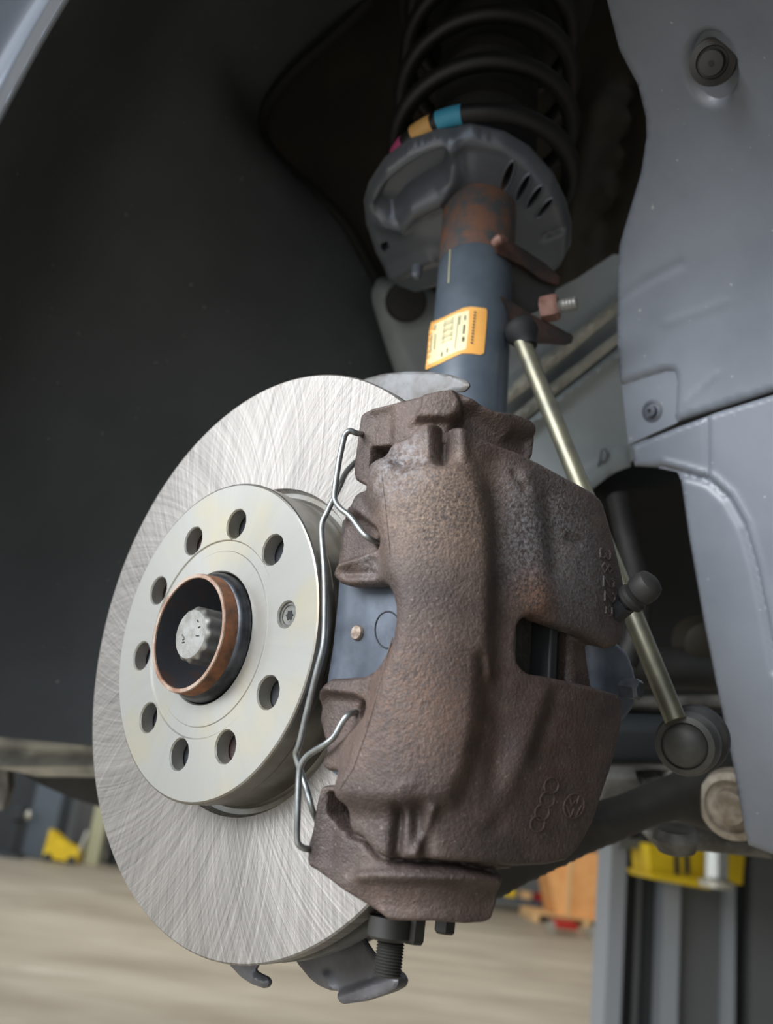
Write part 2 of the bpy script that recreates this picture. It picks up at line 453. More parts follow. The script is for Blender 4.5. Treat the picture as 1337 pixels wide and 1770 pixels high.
# ------------------------------------------------------------------ brake disc
disc = thing('brake_disc', 'large shiny cross-hatched steel brake disc with nine wheel bolt holes', 'brake disc', M=HUBM)
def lrel(prof, closed=True, seg=160): return lathe(prof, HC, HN, seg, closed)
obj('friction_ring', lrel([(.0815, .0), (.1428, .0), (.1436, -.0008), (.1436, -.0085), (.080, -.0085), (.080, -.003), (.0812, -.0006)]), M['ring'], disc, smooth=25)
obj('rear_ring', lrel([(.080, -.0165), (.1436, -.0165), (.1436, -.0245), (.1428, -.025), (.080, -.025)]), M['edge'], disc)
g = G()
for k in range(60):
    a = 2*math.pi*k/60; ca, sa = math.cos(a), math.sin(a)
    c0 = hub(.110*ca, .110*sa, -.0125)
    g.merge(box(c0, (HW*ca+HT*sa)*.030, (-HW*sa+HT*ca)*.0018, HN*.0042))
obj('cooling_vanes', g, M['hubdark'], disc, smooth=0, kind='stuff')
obj('vent_core', lrel([(.080, -.0085), (.086, -.0085), (.086, -.0165), (.080, -.0165)]), M['black'], disc)
# hat: front plate with ten holes, built as a ring of cells
PH = 1.40145+0
h_ang = [PH+math.radians(36)*k for k in range(10)]
def hat_front():
    n = .02554; g = G(); seg = 20   # boundary of the plate between r=.0482 and r=.0757, holes pitch .056 radius .0079
    bmv = []; pts = []; edges = []
    def loop(L):
        k = len(pts); pts.extend(L); edges.extend([(k+i, k+(i+1) % len(L)) for i in range(len(L))])
    A = np.linspace(0, 2*math.pi, 180, endpoint=False)
    outer = np.stack([.0757*np.cos(A), .0757*np.sin(A)], -1); inner = np.stack([.0480*np.cos(A), .0480*np.sin(A)], -1)
    loop(outer.tolist()); loop(inner.tolist()); hl = []
    for i, a in enumerate(h_ang):
        rr = .0078 if i != 8 else .0064
        c0 = (.056*math.cos(a), .056*math.sin(a)); L = [(c0[0]+rr*math.cos(b), c0[1]+rr*math.sin(b)) for b in np.linspace(0, 2*math.pi, 28, endpoint=False)]
        loop(L); hl.append((c0, rr, L))
    vs, _, fs, _, _, _ = delaunay_2d_cdt([Vector(p) for p in pts], edges, [], 0, 1e-7)
    V = np.array([(v.x, v.y) for v in vs]); T = []
    for f in fs:
        c = V[list(f)].mean(0); rc = np.hypot(*c)
        if rc > .0756 or rc < .0481: continue
        if any(np.hypot(c[0]-h[0][0], c[1]-h[0][1]) < h[1]*.97 for h in hl): continue
        T.append(tuple(f))
    g.add(hub(V[:, 0], V[:, 1], np.full(len(V), n)), T)
    for c0, rr, L in hl:      # chamfer and bore walls
        L = np.array(L); m = len(L); d = (L-c0)/rr
        rings = [hub(*(L).T, np.full(m, n)), hub(*(np.array(c0)+d*(rr-.0006)).T, np.full(m, n-.0008)), hub(*(np.array(c0)+d*(rr-.0006)).T, np.full(m, n-.0075))]
        F_ = []
        for q in range(2):
            for k in range(m): F_.append((q*m+k, q*m+(k+1) % m, (q+1)*m+(k+1) % m, (q+1)*m+k))
        g.add(np.vstack(rings), F_)
    return g
obj('hat_face', hat_front(), M['hat'], disc, smooth=30)
obj('hat_centre', lrel([(.0480, .02554), (.0474, .0249), (.0426, .0249), (.0422, .0253), (.0325, .0253), (.0319, .0247), (.0319, .018), (.048, .018)]), M['hat'], disc, smooth=20)
obj('hat_wall', lrel([(.0757, .02554), (.0765, .0251), (.0769, .0243), (.0769, .017), (.0762, .0155), (.0762, -.002), (.0775, -.0035), (.0800, -.0035), (.0800, -.006), (.0700, -.006), (.0700, .018), (.0757, .018)]), M['hatside'], disc, smooth=20)
a8 = h_ang[8]; sc = hub(.056*math.cos(a8), .056*math.sin(a8), .0222)
scr = obj('retaining_screw', lathe([(.0066, -.004), (.0072, .0012), (.0067, .0018), (.0046, .0018), (.0044, .0013), (.0030, .0013)], sc, HN, 28), M['screw'], disc, smooth=25)
obj('screw_recess', lathe([(.0021, 0), (.0021, .00155)], sc, HN, 24, mod=lambda a, i: 1+.22*np.cos(6*a)), M['black'], scr)

# ------------------------------------------------------------------ wheel hub
hubt = thing('wheel_hub', 'rusty wheel hub collar in the middle of the brake disc', 'wheel hub', M=HUBM)
obj('flange', lrel([(.0318, .0175), (.066, .0172), (.067, .010), (.032, .008)]), M['bore'], hubt)
obj('base_collar', lrel([(.0305, .012), (.0312, .0262), (.0302, .0290), (.0288, .0305), (.0268, .0305), (.0262, .012)]), M['hubdark'], hubt, smooth=50)
obj('centring_sleeve', lrel([(.0288, .0290), (.0284, .0366), (.0279, .0376), (.0262, .0376), (.0258, .0290)]), M['rust'], hubt, smooth=50, label='rusty orange band of the hub collar')
obj('worn_lip', lrel([(.0283, .0372), (.0280, .0378), (.0264, .0378), (.0261, .0372)]), M['rustlip'], hubt)
obj('bore', lrel([(.0262, .0374), (.0256, .030), (.0245, .010), (.0205, .004), (.0205, .001), (.0285, .001), (.0275, .030)]), M['bore'], hubt, smooth=50)
obj('bore_floor', lathe([(.021, 0), (.021, .0045), (.010, .0055)], HC, HN, 48), M['boltmetal'], hubt)
bolt = obj('axle_bolt', lathe([(.0150, .005), (.0150, .009), (.0131, .010), (.0131, .0335), (.0127, .0345), (.0119, .0354), (.0115, .0358)], HC+HT*-.0005, HN, 120, mod=lambda a, i: 1+(.045*np.cos(12*a) if i in (2, 3) else .03*np.cos(12*a) if i == 4 else 0)), M['boltmetal'], hubt, smooth=45)
def marks(spec, surf, lift, r, seg=6):
    g = G()
    for pts in spec:
        pts = np.asarray(pts, float); P, N = surf(pts[:, 0], pts[:, 1]); g.merge(tube(P+N*lift, r, seg))
    return g
sp_ = surf_hub(.0359)
obj('stamped_mark', marks([[(341, 1072), (343, 1075)], [(343, 1085), (346, 1083)], [(315, 1097), (318, 1102)], [(316, 1106), (319, 1104)], [(315, 1111), (319, 1110)], [(339, 1099), (344, 1099)]], sp_, .0, .0003), M['hubdark'], bolt)

# ------------------------------------------------------------------ caliper
PROF = [(.070, .0300), (.100, .0300), (.118, .0298), (.130, .0275), (.1405, .0205), (.1480, .0100), (.1530, -.002), (.1570, -.018), (.1600, -.036), (.1620, -.055), (.1625, -.075)]
SP = surf_profile(PROF)
def c1(*p): return [(500+x/2.089, 640+y/2.089) for x, y in p]
def c2(*p): return [(480+x/2.0258, 1040+y/2.0258) for x, y in p]
BODY = c1((345, 322), (352, 320), (355, 275), (372, 255), (430, 235), (442, 215), (470, 195), (500, 187), (545, 187), (590, 200), (640, 215), (700, 245), (760, 270), (830, 295), (890, 325), (960, 362), (1040, 405), (1100, 438), (1128, 462), (1142, 485), (1160, 545), (1178, 610), (1198, 690), (1214, 760), (1221, 830), (1224, 900), (1220, 950), (1212, 975), (1190, 992), (1160, 1000), (1120, 975), (1080, 950), (1000, 925), (930, 900), (890, 882), (860, 884), (838, 905), (830, 930), (826, 1000), (830, 1050), (848, 1080), (875, 1100)) + \
    c2((930, 262), (1030, 282), (1130, 305), (1205, 330), (1217, 350), (1211, 430), (1182, 560), (1142, 680), (1112, 770), (1060, 865), (1020, 905), (960, 918), (850, 925), (760, 915), (640, 908), (540, 900), (390, 895), (345, 880), (315, 850), (290, 820), (258, 810), (244, 780), (250, 712), (232, 700), (218, 680), (216, 645), (222, 620), (215, 592), (165, 586), (150, 570), (158, 530), (146, 510), (130, 460), (120, 410), (124, 370), (140, 310), (160, 290), (175, 272), (240, 268), (300, 264)) + \
    [(629, 1169), (645, 1160), (663, 1145), (676, 1127), (686, 1105), (690, 1075), (690, 1050), (684, 1027), (676, 1012), (663, 1004), (645, 1006)] + \
    [(600, 1008), (585, 1005), (573, 993), (569, 977), (572, 955), (577, 925), (586, 905), (592, 890), (600, 874), (607, 872), (608, 864), (611, 856), (618, 850), (634, 846), (640, 834), (645, 818), (650, 806), (660, 797)]
BUL = c1((300, 345), (345, 318), (400, 330), (440, 362), (520, 335), (600, 340), (650, 352), (690, 420), (715, 560), (722, 700), (720, 900), (715, 1100)) + \
    c2((700, 200), (690, 420), (650, 600), (600, 700), (540, 712), (400, 717), (250, 710), (215, 690), (215, 640), (330, 400)) + c1((350, 1080), (385, 980), (400, 880), (390, 800), (360, 740), (345, 640), (330, 520), (300, 430))
hs = [patch(BUL, .0062, 24),
      patch([(676, 700), (740, 728), (752, 728), (752, 800), (700, 803), (660, 790)], -.0005, 8),
      line([(768, 735), (766, 795)], -.0085, 13), line([(797, 748), (800, 790)], .0025, 12),
      line([(740, 740), (742, 790)], .0022, 10), line([(694, 802), (700, 806)], -.004, 6),
      line([(856, 800), (868, 900), (872, 1000), (868, 1100), (862, 1300), (856, 1420)], -.0022, 22),
      line([(905, 830), (925, 920), (935, 1040)], .0022, 22), line([(950, 860), (962, 980)], -.0016, 16),
      line([(935, 1200), (900, 1300), (850, 1410)], .0022, 20), line([(960, 1200), (930, 1300)], -.0012, 14),
      # upper ear: pocket above, ridge and hole
      patch([(596, 892), (618, 890), (640, 905), (658, 915), (660, 935), (650, 950), (625, 962), (590, 972), (575, 985), (560, 985), (572, 920)], -.0040, 7),
      line([(585, 978), (620, 966), (648, 960)], .0022, 7), line([(600, 990), (640, 990)], -.0025, 7),
      line([(612, 872), (640, 900), (660, 912)], .0012, 7), patch(ell(652, 936, 11, 12), -.0075, 4),
      # lower ear
      patch([(558, 1198), (612, 1204), (627, 1212), (628, 1236), (610, 1255), (590, 1275), (560, 1300), (535, 1290), (535, 1220)], -.0040, 7),
      patch(ell(619, 1226, 10, 14, 15), -.0075, 4), line([(562, 1190), (612, 1196)], .0012, 5),
      line([(690, 1400), (683, 1480)], -.0060, 9), line([(722, 1400), (735, 1480)], -.0045, 15), line([(745, 1400), (722, 1475)], .0035, 9),
      line([(890, 818), (905, 845)], -.0018, 6), line([(700, 1360), (716, 1356)], .0008, 7), line([(985, 930), (1003, 938)], -.0018, 6)]
calM = Matrix.Translation(Vector(hub(.15, 0, -.02)))
cal = thing('brake_caliper', 'brown cast iron brake caliper clamped over the right side of the disc', 'brake caliper', M=calM)
body = relief(grow(BODY, 2.2), SP, .0085, summed(*hs), step=4.2, edge=10, edge_mm=.0026)
# web joining the two prongs, and the cylinder housing behind
def hubpx(*p): return [tuple(proj(hub(*q))[0]) for q in p]
body.merge(relief([(988, 1070), (1060, 1080), (1052, 1215), (985, 1200)], surf_profile(PROF, -.009), .007, step=6, edge=8, edge_mm=.002))
def remesh(vox, it=2):
    def f(o):
        r = o.modifiers.new('remesh', 'REMESH'); r.mode = 'VOXEL'; r.voxel_size = vox; r.use_smooth_shade = True
        s = o.modifiers.new('smooth', 'SMOOTH'); s.factor = .5; s.iterations = it
    return f
def lc(px, py, off=0):
    P, N = SP(np.array([px]), np.array([py])); return P[0]-np.array(hub(.15, 0, -.02))
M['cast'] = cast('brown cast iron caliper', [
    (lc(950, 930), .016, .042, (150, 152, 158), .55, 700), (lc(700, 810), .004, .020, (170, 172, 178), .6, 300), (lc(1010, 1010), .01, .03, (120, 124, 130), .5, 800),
    (lc(925, 1035), .004, .016, (146, 100, 72), .7, 700), (lc(720, 1210), .006, .040, (126, 94, 74), .45, 500), (lc(760, 880), .01, .035, (168, 142, 120), .5, 900),  # last two spots: warm highlights painted into the bulge's colour
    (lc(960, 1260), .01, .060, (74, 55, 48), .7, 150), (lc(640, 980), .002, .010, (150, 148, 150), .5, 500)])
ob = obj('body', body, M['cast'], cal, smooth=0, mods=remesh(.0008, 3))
hs_all = summed(*hs)
def SPh(px, py):
    P, N = SP(px, py); return P+N*hs_all(px, py)[:, None], N
def digit(ch, cx, cy, w, h, slant=0):
    """strokes of a figure turned a quarter clockwise, as on the casting"""
    D = {'3': [[(-1, .8), (-.3, 1), (.7, .9), (.9, .45), (.3, .05), (-.3, .0)], [(.3, .05), (.95, -.4), (.7, -.9), (-.3, -1), (-1, -.8)]],
         '8': [[(0, .05), (-.8, .5), (0, 1), (.8, .5), (0, .05), (-.9, -.5), (0, -1), (.9, -.5), (0, .05)]],
         '2': [[(-.9, .6), (-.3, 1), (.5, .95), (.9, .5), (.4, 0), (-.9, -1), (1, -1)]],
         '5': [[(.9, 1), (-.8, 1), (-.8, .2), (.3, .2), (.9, -.3), (.4, -1), (-.8, -.9)]]}
    return [[(cx+v*w, cy+u*h+slant*v*w) for u, v in s] for s in D[ch]]
strokes = []
for ch, x, y in (('3', 1046, 958), ('8', 1049, 982), ('2', 1052, 1007), ('2', 1054, 1032), ('5', 1056, 1058)): strokes += digit(ch, x, y, 9, 9, .25)
obj('casting_number', marks(strokes, SPh, .0002, .0005), M['cast'], cal, label='raised casting number 38225')
ring = lambda cx, cy, rx, ry, rot=0: np.vstack([ell(cx, cy, rx, ry, rot, 22), ell(cx, cy, rx, ry, rot, 22)[:1]]).tolist()
obj('ring_mark', marks([ring(953, 1358, 12, 14, 20), ring(946, 1382, 12, 14, 20), ring(937, 1404, 12, 14, 20), ring(929, 1424, 12, 14, 20)], SPh, .0001, .0004), M['cast'], cal, label='four raised interlocking rings')
obj('round_mark', marks([ring(992, 1393, 17, 22, 20), [(985, 1377), (988, 1392), (994, 1384), (996, 1392), (1001, 1376)], [(979, 1390), (986, 1411), (991, 1398), (995, 1412), (1004, 1393)]], SPh, .0001, .0004), M['cast'], cal, label='raised round emblem')
obj('seam_line', marks([[(670, 800), (677, 830), (681, 870), (686, 920), (689, 960), (688, 1000), (685, 1010)]], SPh, .0, .00035), M['cast'], cal)
obj('seam_line', marks([[(686, 1105), (676, 1150), (664, 1210), (650, 1270), (630, 1330), (608, 1365)]], SPh, .0, .00035), M['cast'], cal)
# cylinder housing (grey, behind the prongs), bleed nipple and its cap
zc = proj(hub(.163, -.01, -.085))[1]
hp = surf_z(lambda x, y: zc+0*x+(x-1060)*.0003)
obj('cylinder_housing', relief(rounded([(1030, 1095), (1072, 1106), (1096, 1128), (1108, 1165), (1112, 1195), (1106, 1225), (1088, 1248), (1064, 1262), (1030, 1250)], 14), hp, .03, step=5, edge=20, edge_mm=.005), M['plate'], cal, smooth=70)
P0 = at(1062, 1060, zc+.003); P1 = at(1138, 996, zc-.012)
dd = (P1-P0)/np.linalg.norm(P1-P0)
obj('bleed_screw', lathe([(.0050, .0), (.0050, .008), (.0042, .008), (.0042, .018)], P0, dd, 6), M['hubdark'], cal, smooth=0)
cp = obj('dust_cap', lathe([(.0060, .0095), (.0068, .0105), (.0068, .0125), (.0058, .0135), (.0060, .0155), (.0068, .0165), (.0070, .0200), (.0060, .0235), (.0035, .0250)], P0, dd, 24), M['rubber'], cal)
Pb = at(1092, 1190, zc-.004)
obj('guide_bolt', lathe([(.0050, -.004), (.0050, .003), (.0035, .0045)], Pb, R*.7-F*.7, 6), M['hubdark'], cal, smooth=0)

# ------------------------------------------------------------------ caliper bracket
brk = thing('caliper_bracket', 'brown cast bracket behind the caliper, showing an arm above and an arm below it', 'bracket', M=Matrix.Translation(Vector(hub(.14, 0, -.04))))
PRB = [(.060, .0255), (.090, .0255), (.110, .0250), (.126, .022), (.138, .013), (.146, .000), (.151, -.018), (.154, -.036), (.156, -.055), (.157, -.075)]
SB = surf_profile(PRB)
M['cast2'] = cast('brown cast iron bracket', [((-.005, -.10, .0), .01, .06, (66, 58, 57), .6, 120)])
def c8(*p): return [(600+x/3.932, 660+y/3.932) for x, y in p]
UP = c8((92, 240), (110, 212), (165, 185), (280, 155), (420, 122), (530, 95), (640, 68), (720, 62), (760, 75), (830, 118), (930, 168), (1010, 208), (1120, 215), (1200, 238), (1262, 268), (1288, 300), (1298, 380), (1294, 480), (1280, 530), (1230, 520), (1120, 490), (1000, 470), (900, 430), (800, 370), (720, 330), (700, 420), (500, 420), (330, 430), (270, 430), (268, 560), (200, 600), (180, 650), (152, 718), (110, 685), (55, 655), (46, 610), (50, 560), (70, 400))
uh = [patch(c8((138, 250), (150, 215), (300, 170), (300, 520), (180, 640), (100, 640), (110, 500)), -.0020, 9),
      patch(c8((530, 110), (640, 80), (725, 70), (790, 200), (780, 240), (700, 270), (480, 275), (520, 200)), .0050, 5),
      patch(c8((800, 170), (900, 170), (1120, 300), (1290, 370), (1300, 560), (1000, 500), (720, 330)), -.0055, 14),
      line(c8((830, 140), (980, 220), (1110, 330)), .0025, 12), patch(c8((152, 436), (275, 428), (295, 560), (200, 620), (140, 580)), -.013, 2),
      line(c8((505, 190), (490, 240), (440, 290)), .0012, 4)]
obj('upper_arm', relief(grow(UP, 3), SB, .018, summed(*uh), step=3, edge=6, edge_mm=.0020), M['cast2'], brk, smooth=0, mods=remesh(.0006, 2))
LO = c2((163, 648), (213, 645), (245, 700), (330, 705), (420, 760), (500, 850), (800, 880), (830, 930), (740, 935), (785, 958), (797, 985), (790, 1060), (776, 1115), (757, 1127), (690, 1131), (560, 1121), (420, 1119), (370, 1113), (300, 1066), (190, 978), (122, 928), (105, 905), (108, 850), (126, 798), (141, 720))
lh = [patch(c2((178, 668), (260, 680), (262, 812), (215, 792), (174, 740)), -.013, 2), line(c2((250, 815), (300, 835), (318, 862), (348, 892), (400, 905), (640, 915), (770, 950)), -.004, 5),
      line(c2((158, 655), (140, 800), (122, 920)), .0015, 6), line(c2((200, 700), (180, 900)), -.001, 10),
      patch(c2((250, 830), (330, 830), (350, 900), (330, 960), (240, 960)), -.0008, 10),
      patch(c2((330, 1000), (420, 1010), (640, 1010), (820, 1000), (820, 1200), (300, 1200), (250, 1050)), -.0045, 34),
      line(c2((400, 905), (640, 915), (760, 950)), -.002, 7), line(c2((300, 960), (360, 960), (640, 965), (760, 975)), .0028, 12)]
LO2 = [p for p in LO if True]
obj('lower_arm', relief(grow(LO2, 3.5), SB, .018, summed(*lh), step=3, edge=7, edge_mm=.0024), M['cast2'], brk, smooth=0, mods=remesh(.0006, 2))
SR = surf_hub(-.060)
z_b = proj(hub(.13, -.14, -.055))[1]
def vb(name, x, y0, y1, r, parent, m, hexa=True, z=None):
    z = z or z_b; a = at(x, y0, z); L = (y1-y0)/FPX*z
    return obj(name, lathe([(r, 0), (r, L*.85), (r*.8, L)], a, (0, 0, -1), 6 if hexa else 24), m, parent, smooth=30)
lb = thing('bracket_bolt', 'dark threaded bolt hanging below the lower bracket arm beside the shield', 'bolt', loc=tuple(at(676, 1600, z_b)))
vb('head', 676, 1585, 1622, .0088, lb, M['arm'], False)
def thread(x, y0, y1, r, parent, nm='thread'):
    a = at(x, y0, z_b); L = (y1-y0)/FPX*z_b; n = 13; pr = []
    for k in range(n): pr += [(r, L*k/n), (r*.88, L*(k+.5)/n)]
    return obj(nm, lathe(pr, a, (0, 0, -1), 24), M['arm'], parent, smooth=0)
thread(677, 1620, 1684, .0057, lb)
for x, y0, y1, r, L_ in ((719, 1585, 1628, .0046, 'short dark hexagon bolt end under the bracket, right of the threaded bolt'), (771, 1585, 1612, .0044, 'shortest dark bolt end under the bracket, furthest right')):
    o = vb('bolt_end', x, y0, y1, r, None, M['arm']); tag(o, L_, 'bolt')

# ------------------------------------------------------------------ pads
pad = thing('brake_pad', 'blue grey outer brake pad seen in the gap of the caliper', 'brake pad', M=Matrix.Translation(Vector(hub(.11, 0, .015))))
SPD = surf_hub(.0185)
PADO = rounded([(583, 1000), (572, 1119), (562, 1180), (560, 1240), (566, 1330), (640, 1380), (720, 1380), (730, 830), (660, 830), (600, 880)], 10)
obj('backing_plate', relief(PADO, SPD, .005, line([(586, 1000), (579, 1120), (568, 1190)], -.001, 8), step=8, edge=5, edge_mm=.001), M['plate'], pad)
obj('friction_material', relief(rounded([(592, 900), (580, 1119), (570, 1240), (575, 1320), (640, 1370), (715, 1370), (725, 840), (665, 840)], 8), surf_hub(.0132), .0128, step=14), M['fric'], pad)
P, N = SPD(np.array([620.]), np.array([1094.])); P = P[0]
obj('rivet', lathe([(.0030, -.001), (.0032, .0010), (.0028, .0017), (.001, .0018)], P, HN, 20), M['rivet'], pad, smooth=50)
obj('stamped_ring', marks([ring(671, 1089, 22, 32)], SPD, .0001, .00035), M['hubdark'], pad)
pad2 = thing('brake_pad', 'dark inner brake pad inside the window of the caliper', 'brake pad', M=Matrix.Translation(Vector(hub(.13, 0, -.035))))
obj('backing_plate', box(hub(.122, 0, -.0405), HW*.030, HT*.050, HN*.0027), M['liftdark'], pad2, bevel=.001)
obj('friction_material', box(hub(.119, 0, -.0312), HW*.024, HT*.046, HN*.0058), M['fric'], pad2, bevel=.001)

# ------------------------------------------------------------------ retaining spring (one bent wire)
def onn(x, y, n): P, _ = surf_hub(n)(np.array([float(x)]), np.array([float(y)])); return P[0]
W = [(662, 942, .0195), (654, 939, .0245), (640, 931, .0300), (628, 922, .032), (606, 893, .033), (590, 880, .034), (580, 866, .034), (579, 850, .034), (586, 800, .034), (594, 762, .034), (598, 750, .034), (606, 745, .033), (617, 749, .030), (630, 752, .022), (634, 770, .016), (628, 786, .016), (612, 802, .022), (598, 818, .027), (588, 840, .031), (578, 860, .0315), (566, 885, .032), (557, 905, .033), (557, 935, .034), (561, 985, .034), (562, 1050, .034), (560, 1110, .034), (548, 1160, .034), (532, 1225, .033), (518, 1285, .032), (512, 1302, .031), (515, 1318, .030), (524, 1345, .0285), (532, 1368, .028), (540, 1400, .027), (552, 1430, .018), (550, 1455, .016), (540, 1466, .023), (529, 1467, .029), (518, 1461, .032), (514, 1448, .033), (515, 1400, .034), (517, 1345, .034), (520, 1324, .034), (530, 1308, .034), (545, 1297, .034), (562, 1287, .034), (578, 1273, .033), (590, 1252, .032), (600, 1238, .031), (610, 1232, .028), (618, 1231, .0245), (626, 1234, .019)]
wp = np.array([onn(*q) for q in W])
spr = obj('retaining_spring', tube(wp, .00128, 12, n=5), M['wire'], smooth=60)
tag(spr, 'bent silver wire retaining spring hooked into the caliper in front of the disc', 'spring')

# ------------------------------------------------------------------ splash shield
sh = thing('dust_shield', 'thin metal splash shield with its edges poking out behind the disc', 'shield', M=Matrix.Translation(Vector(hub(.0, 0, -.05))))
SS = surf_hub(-.034)
def c6(*p): return [(380+x/3.183, 1500+y/3.183) for x, y in p]
obj('upper_lip', relief(rounded([(600, 690), (610, 668), (628, 654), (660, 645), (700, 641), (742, 641), (780, 647), (806, 657), (811, 665), (801, 676), (780, 676), (745, 700), (700, 715), (660, 700)], 6), surf_hub(-.040), .002, None, step=4, edge=5, edge_mm=.001), M['shieldtop'], sh, label='bare metal upper lip')
obj('small_tab', relief(rounded(c6((30, 500), (50, 535), (110, 600), (170, 640), (240, 665), (262, 655), (274, 628), (260, 603), (215, 582), (188, 565), (200, 540), (230, 500)), 4), SS, .002, line(c6((195, 600), (250, 630)), .002, 6), step=5, edge=3, edge_mm=.0006), M['shield'], sh)
obj('large_tab', relief(rounded(c6((400, 480), (420, 525), (490, 610), (540, 650), (585, 668), (665, 680), (690, 730), (718, 745), (800, 735), (960, 682), (1010, 655), (1024, 620), (1003, 580), (900, 525), (835, 462), (798, 405), (780, 350), (600, 400)), 5), SS, .002, summed(line(c6((590, 600), (620, 660)), .002, 8), patch(c6((660, 690), (1000, 578), (1100, 620), (1020, 720), (700, 800)), .005, 9)), step=5, edge=4, edge_mm=.0008), M['shield'], sh)
obj('back_plate', lathe([(.060, -.037), (.138, -.033), (.142, -.036), (.142, -.038), (.060, -.039)], HC, HN, 96, True), M['shield'], sh)
# knuckle (upright) joining hub, bracket and strut, mostly hidden behind the disc
kn = thing('steering_knuckle', 'dark steering knuckle behind the disc, joining hub to strut', 'knuckle', loc=tuple(hub(0, -.05, -.08)))
obj('bearing_housing', lathe([(.036, -.04), (.045, -.06), (.045, -.10), (.03, -.11)], HC, HN, 40), M['arm'], kn)

# ------------------------------------------------------------------ strut, seat, coil spring
A0 = at(804, 740, .590); A1 = at(829, 372, .675)
AX = (A1-A0)/np.linalg.norm(A1-A0)
def axp(d): return A0+AX*d
LEN = np.linalg.norm(A1-A0)
st = thing('strut', 'blue grey suspension strut tube with rusty top and orange label', 'strut', loc=tuple(axp(-.09)))
rt = .0262
obj('tube', lathe([(rt*.97, -.09), (rt, -.08), (rt, LEN-.052), (rt, LEN-.05)], A0, AX, 48), M['strut'], st, smooth=50)
tr = NT('rusty strut top'); f = tr.ramp(tr.noise(60, 4, .65), .42, .6)
tr.set(Base_Color=tr.mix(f, lin((116, 82, 66)), lin((74, 76, 78))), Roughness=.65); tr.bump(tr.noise(400, 3), .4, .0004)
obj('rusty_collar', lathe([(rt*1.004, LEN-.052), (rt*1.01, LEN-.03), (rt*1.02, LEN-.006), (rt*1.0, LEN+.03)], A0, AX, 48), tr.m, st, smooth=50, label='rusted upper end of the tube')
obj('piston_rod', lathe([(.011, LEN+.02), (.011, LEN+.25)], A0, AX, 24), M['hubdark'], st)
def cyl_surf(o, d, r):
    o = np.asarray(o, float); d = np.asarray(d, float)
    def f(px, py):
        dr = ray(px, py); oc = CAM-o; a = dr-np.outer(dr@d, d); b = oc-(oc@d)*d
        A = (a*a).sum(1); B = (a@b); C = b@b-r*r; disc_ = np.maximum(B*B-A*C, 0)
        k = (-B-np.sqrt(disc_))/A; P = CAM+dr*k[:, None]; q = P-o; N = q-np.outer(q@d, d); N /= np.linalg.norm(N, axis=1)[:, None]
        return P, N
    return f
SC = cyl_surf(A0, AX, rt)
def c7(*p): return [(730+x/8.913, 500+y/8.913) for x, y in p]
tl = NT('orange label'); tl.set(Base_Color=tl.mix(tl.spot((0, 0, 0), .0, .001), lin((236, 178, 96)), lin((236, 178, 96))), Roughness=.4)
lab = obj('label', relief(rounded(c7((150, 510), (330, 440), (640, 290), (760, 272), (985, 300), (1000, 340), (985, 600), (950, 990), (900, 1015), (760, 995), (620, 990), (480, 1050), (300, 1140), (60, 1240), (90, 1000), (120, 640)), 2), SC, .0002, lambda x, y: .0004+0*x, step=5), mat('orange label', (238, 180, 98), (228, 162, 80), 30, .4), st, smooth=60, label='orange label with printing')
obj('label_field', relief(c7((165, 560), (340, 480), (560, 375), (730, 330), (720, 600), (680, 930), (560, 960), (420, 1020), (240, 1110), (90, 1180), (130, 800)), SC, .0002, lambda x, y: .0006+0*x, step=5), mat('cream print field', (238, 226, 178), None, rough=.4), lab)
ink = mat('label ink', (96, 96, 92), None, rough=.5); g = G()
for k in range(11):
    y0 = 505+k*33; g.merge(marks([c7((350-k*3.5, y0), (500-k*2.5, y0-62))], SC, .0007, .00030+.00012*(k % 3), 4))
obj('barcode', g, ink, lab)
g = G()
for xx, ya, yb, sl, wd in ((595, 420, 560, -.12, .0004), (670, 420, 480, -.1, .0006), (655, 560, 690, -.1, .0007), (640, 750, 800, -.1, .0009), (570, 430, 920, -.12, .00035), (225, 560, 620, -.1, .0005), (225, 700, 930, -.08, .0005), (165, 720, 960, -.08, .0005), (320, 980, 1030, -.1, .0007), (400, 920, 990, -.1, .0006)):
    n = int((yb-ya)/24)+1
    for k in range(n):
        y = ya+k*24; g.merge(marks([c7((xx+(y-ya)*sl, y), (xx+(y-ya)*sl-2, y+15))], SC, .0007, wd, 4))
for k in range(11):
    y = 350+k*47; g.merge(marks([c7((820-k*5, y), (800-k*5, y+14), (830-k*5, y+24))], SC, .0007, .00045, 4))
obj('print', g, ink, lab)
obj('paint_line', marks([[(779, 432), (776, 490)]], SC, .0002, .0005), mat('pale line', (196, 190, 150), None, rough=.5), st)

# rusty clamp brackets on the tube
def plate(pts, z0, z1, th, m, name, parent, h=None, edge=4):
    xs = [p[0] for p in pts]; xa, xb = min(xs), max(xs)
    return obj(name, relief(rounded(pts, 4), surf_z(lambda x, y: z0+(z1-z0)*(x-xa)/(xb-xa)), th, h, step=6, edge=edge, edge_mm=.001), m, parent)
rb = mat('rusty dark bracket', (44, 40, 38), (92, 62, 52), 40, .6, .2, .3, 500, lo=.45, hi=.75)
zt = proj(axp(LEN*.75))[1]
o1 = plate([(858, 412), (870, 408), (905, 428), (945, 455), (972, 480), (968, 492), (940, 484), (905, 458), (862, 438)], zt-.03, zt-.005, .006, rb, 'upper_tab', st, edge=5)
o2 = plate([(842, 520), (856, 508), (872, 512), (915, 540), (960, 562), (994, 580), (990, 594), (966, 592), (930, 590), (905, 572), (860, 545), (838, 534)], zt-.045, zt-.02, .008, rb, 'lower_tab', st, edge=7)
plate([(862, 436), (968, 490), (950, 530), (905, 548), (862, 520)], zt-.02, zt+.0, .02, M['arm'], 'clamp_web', st)
pk = mat('rust pink weld', (136, 102, 92), (104, 74, 64), 80, .55, .1)
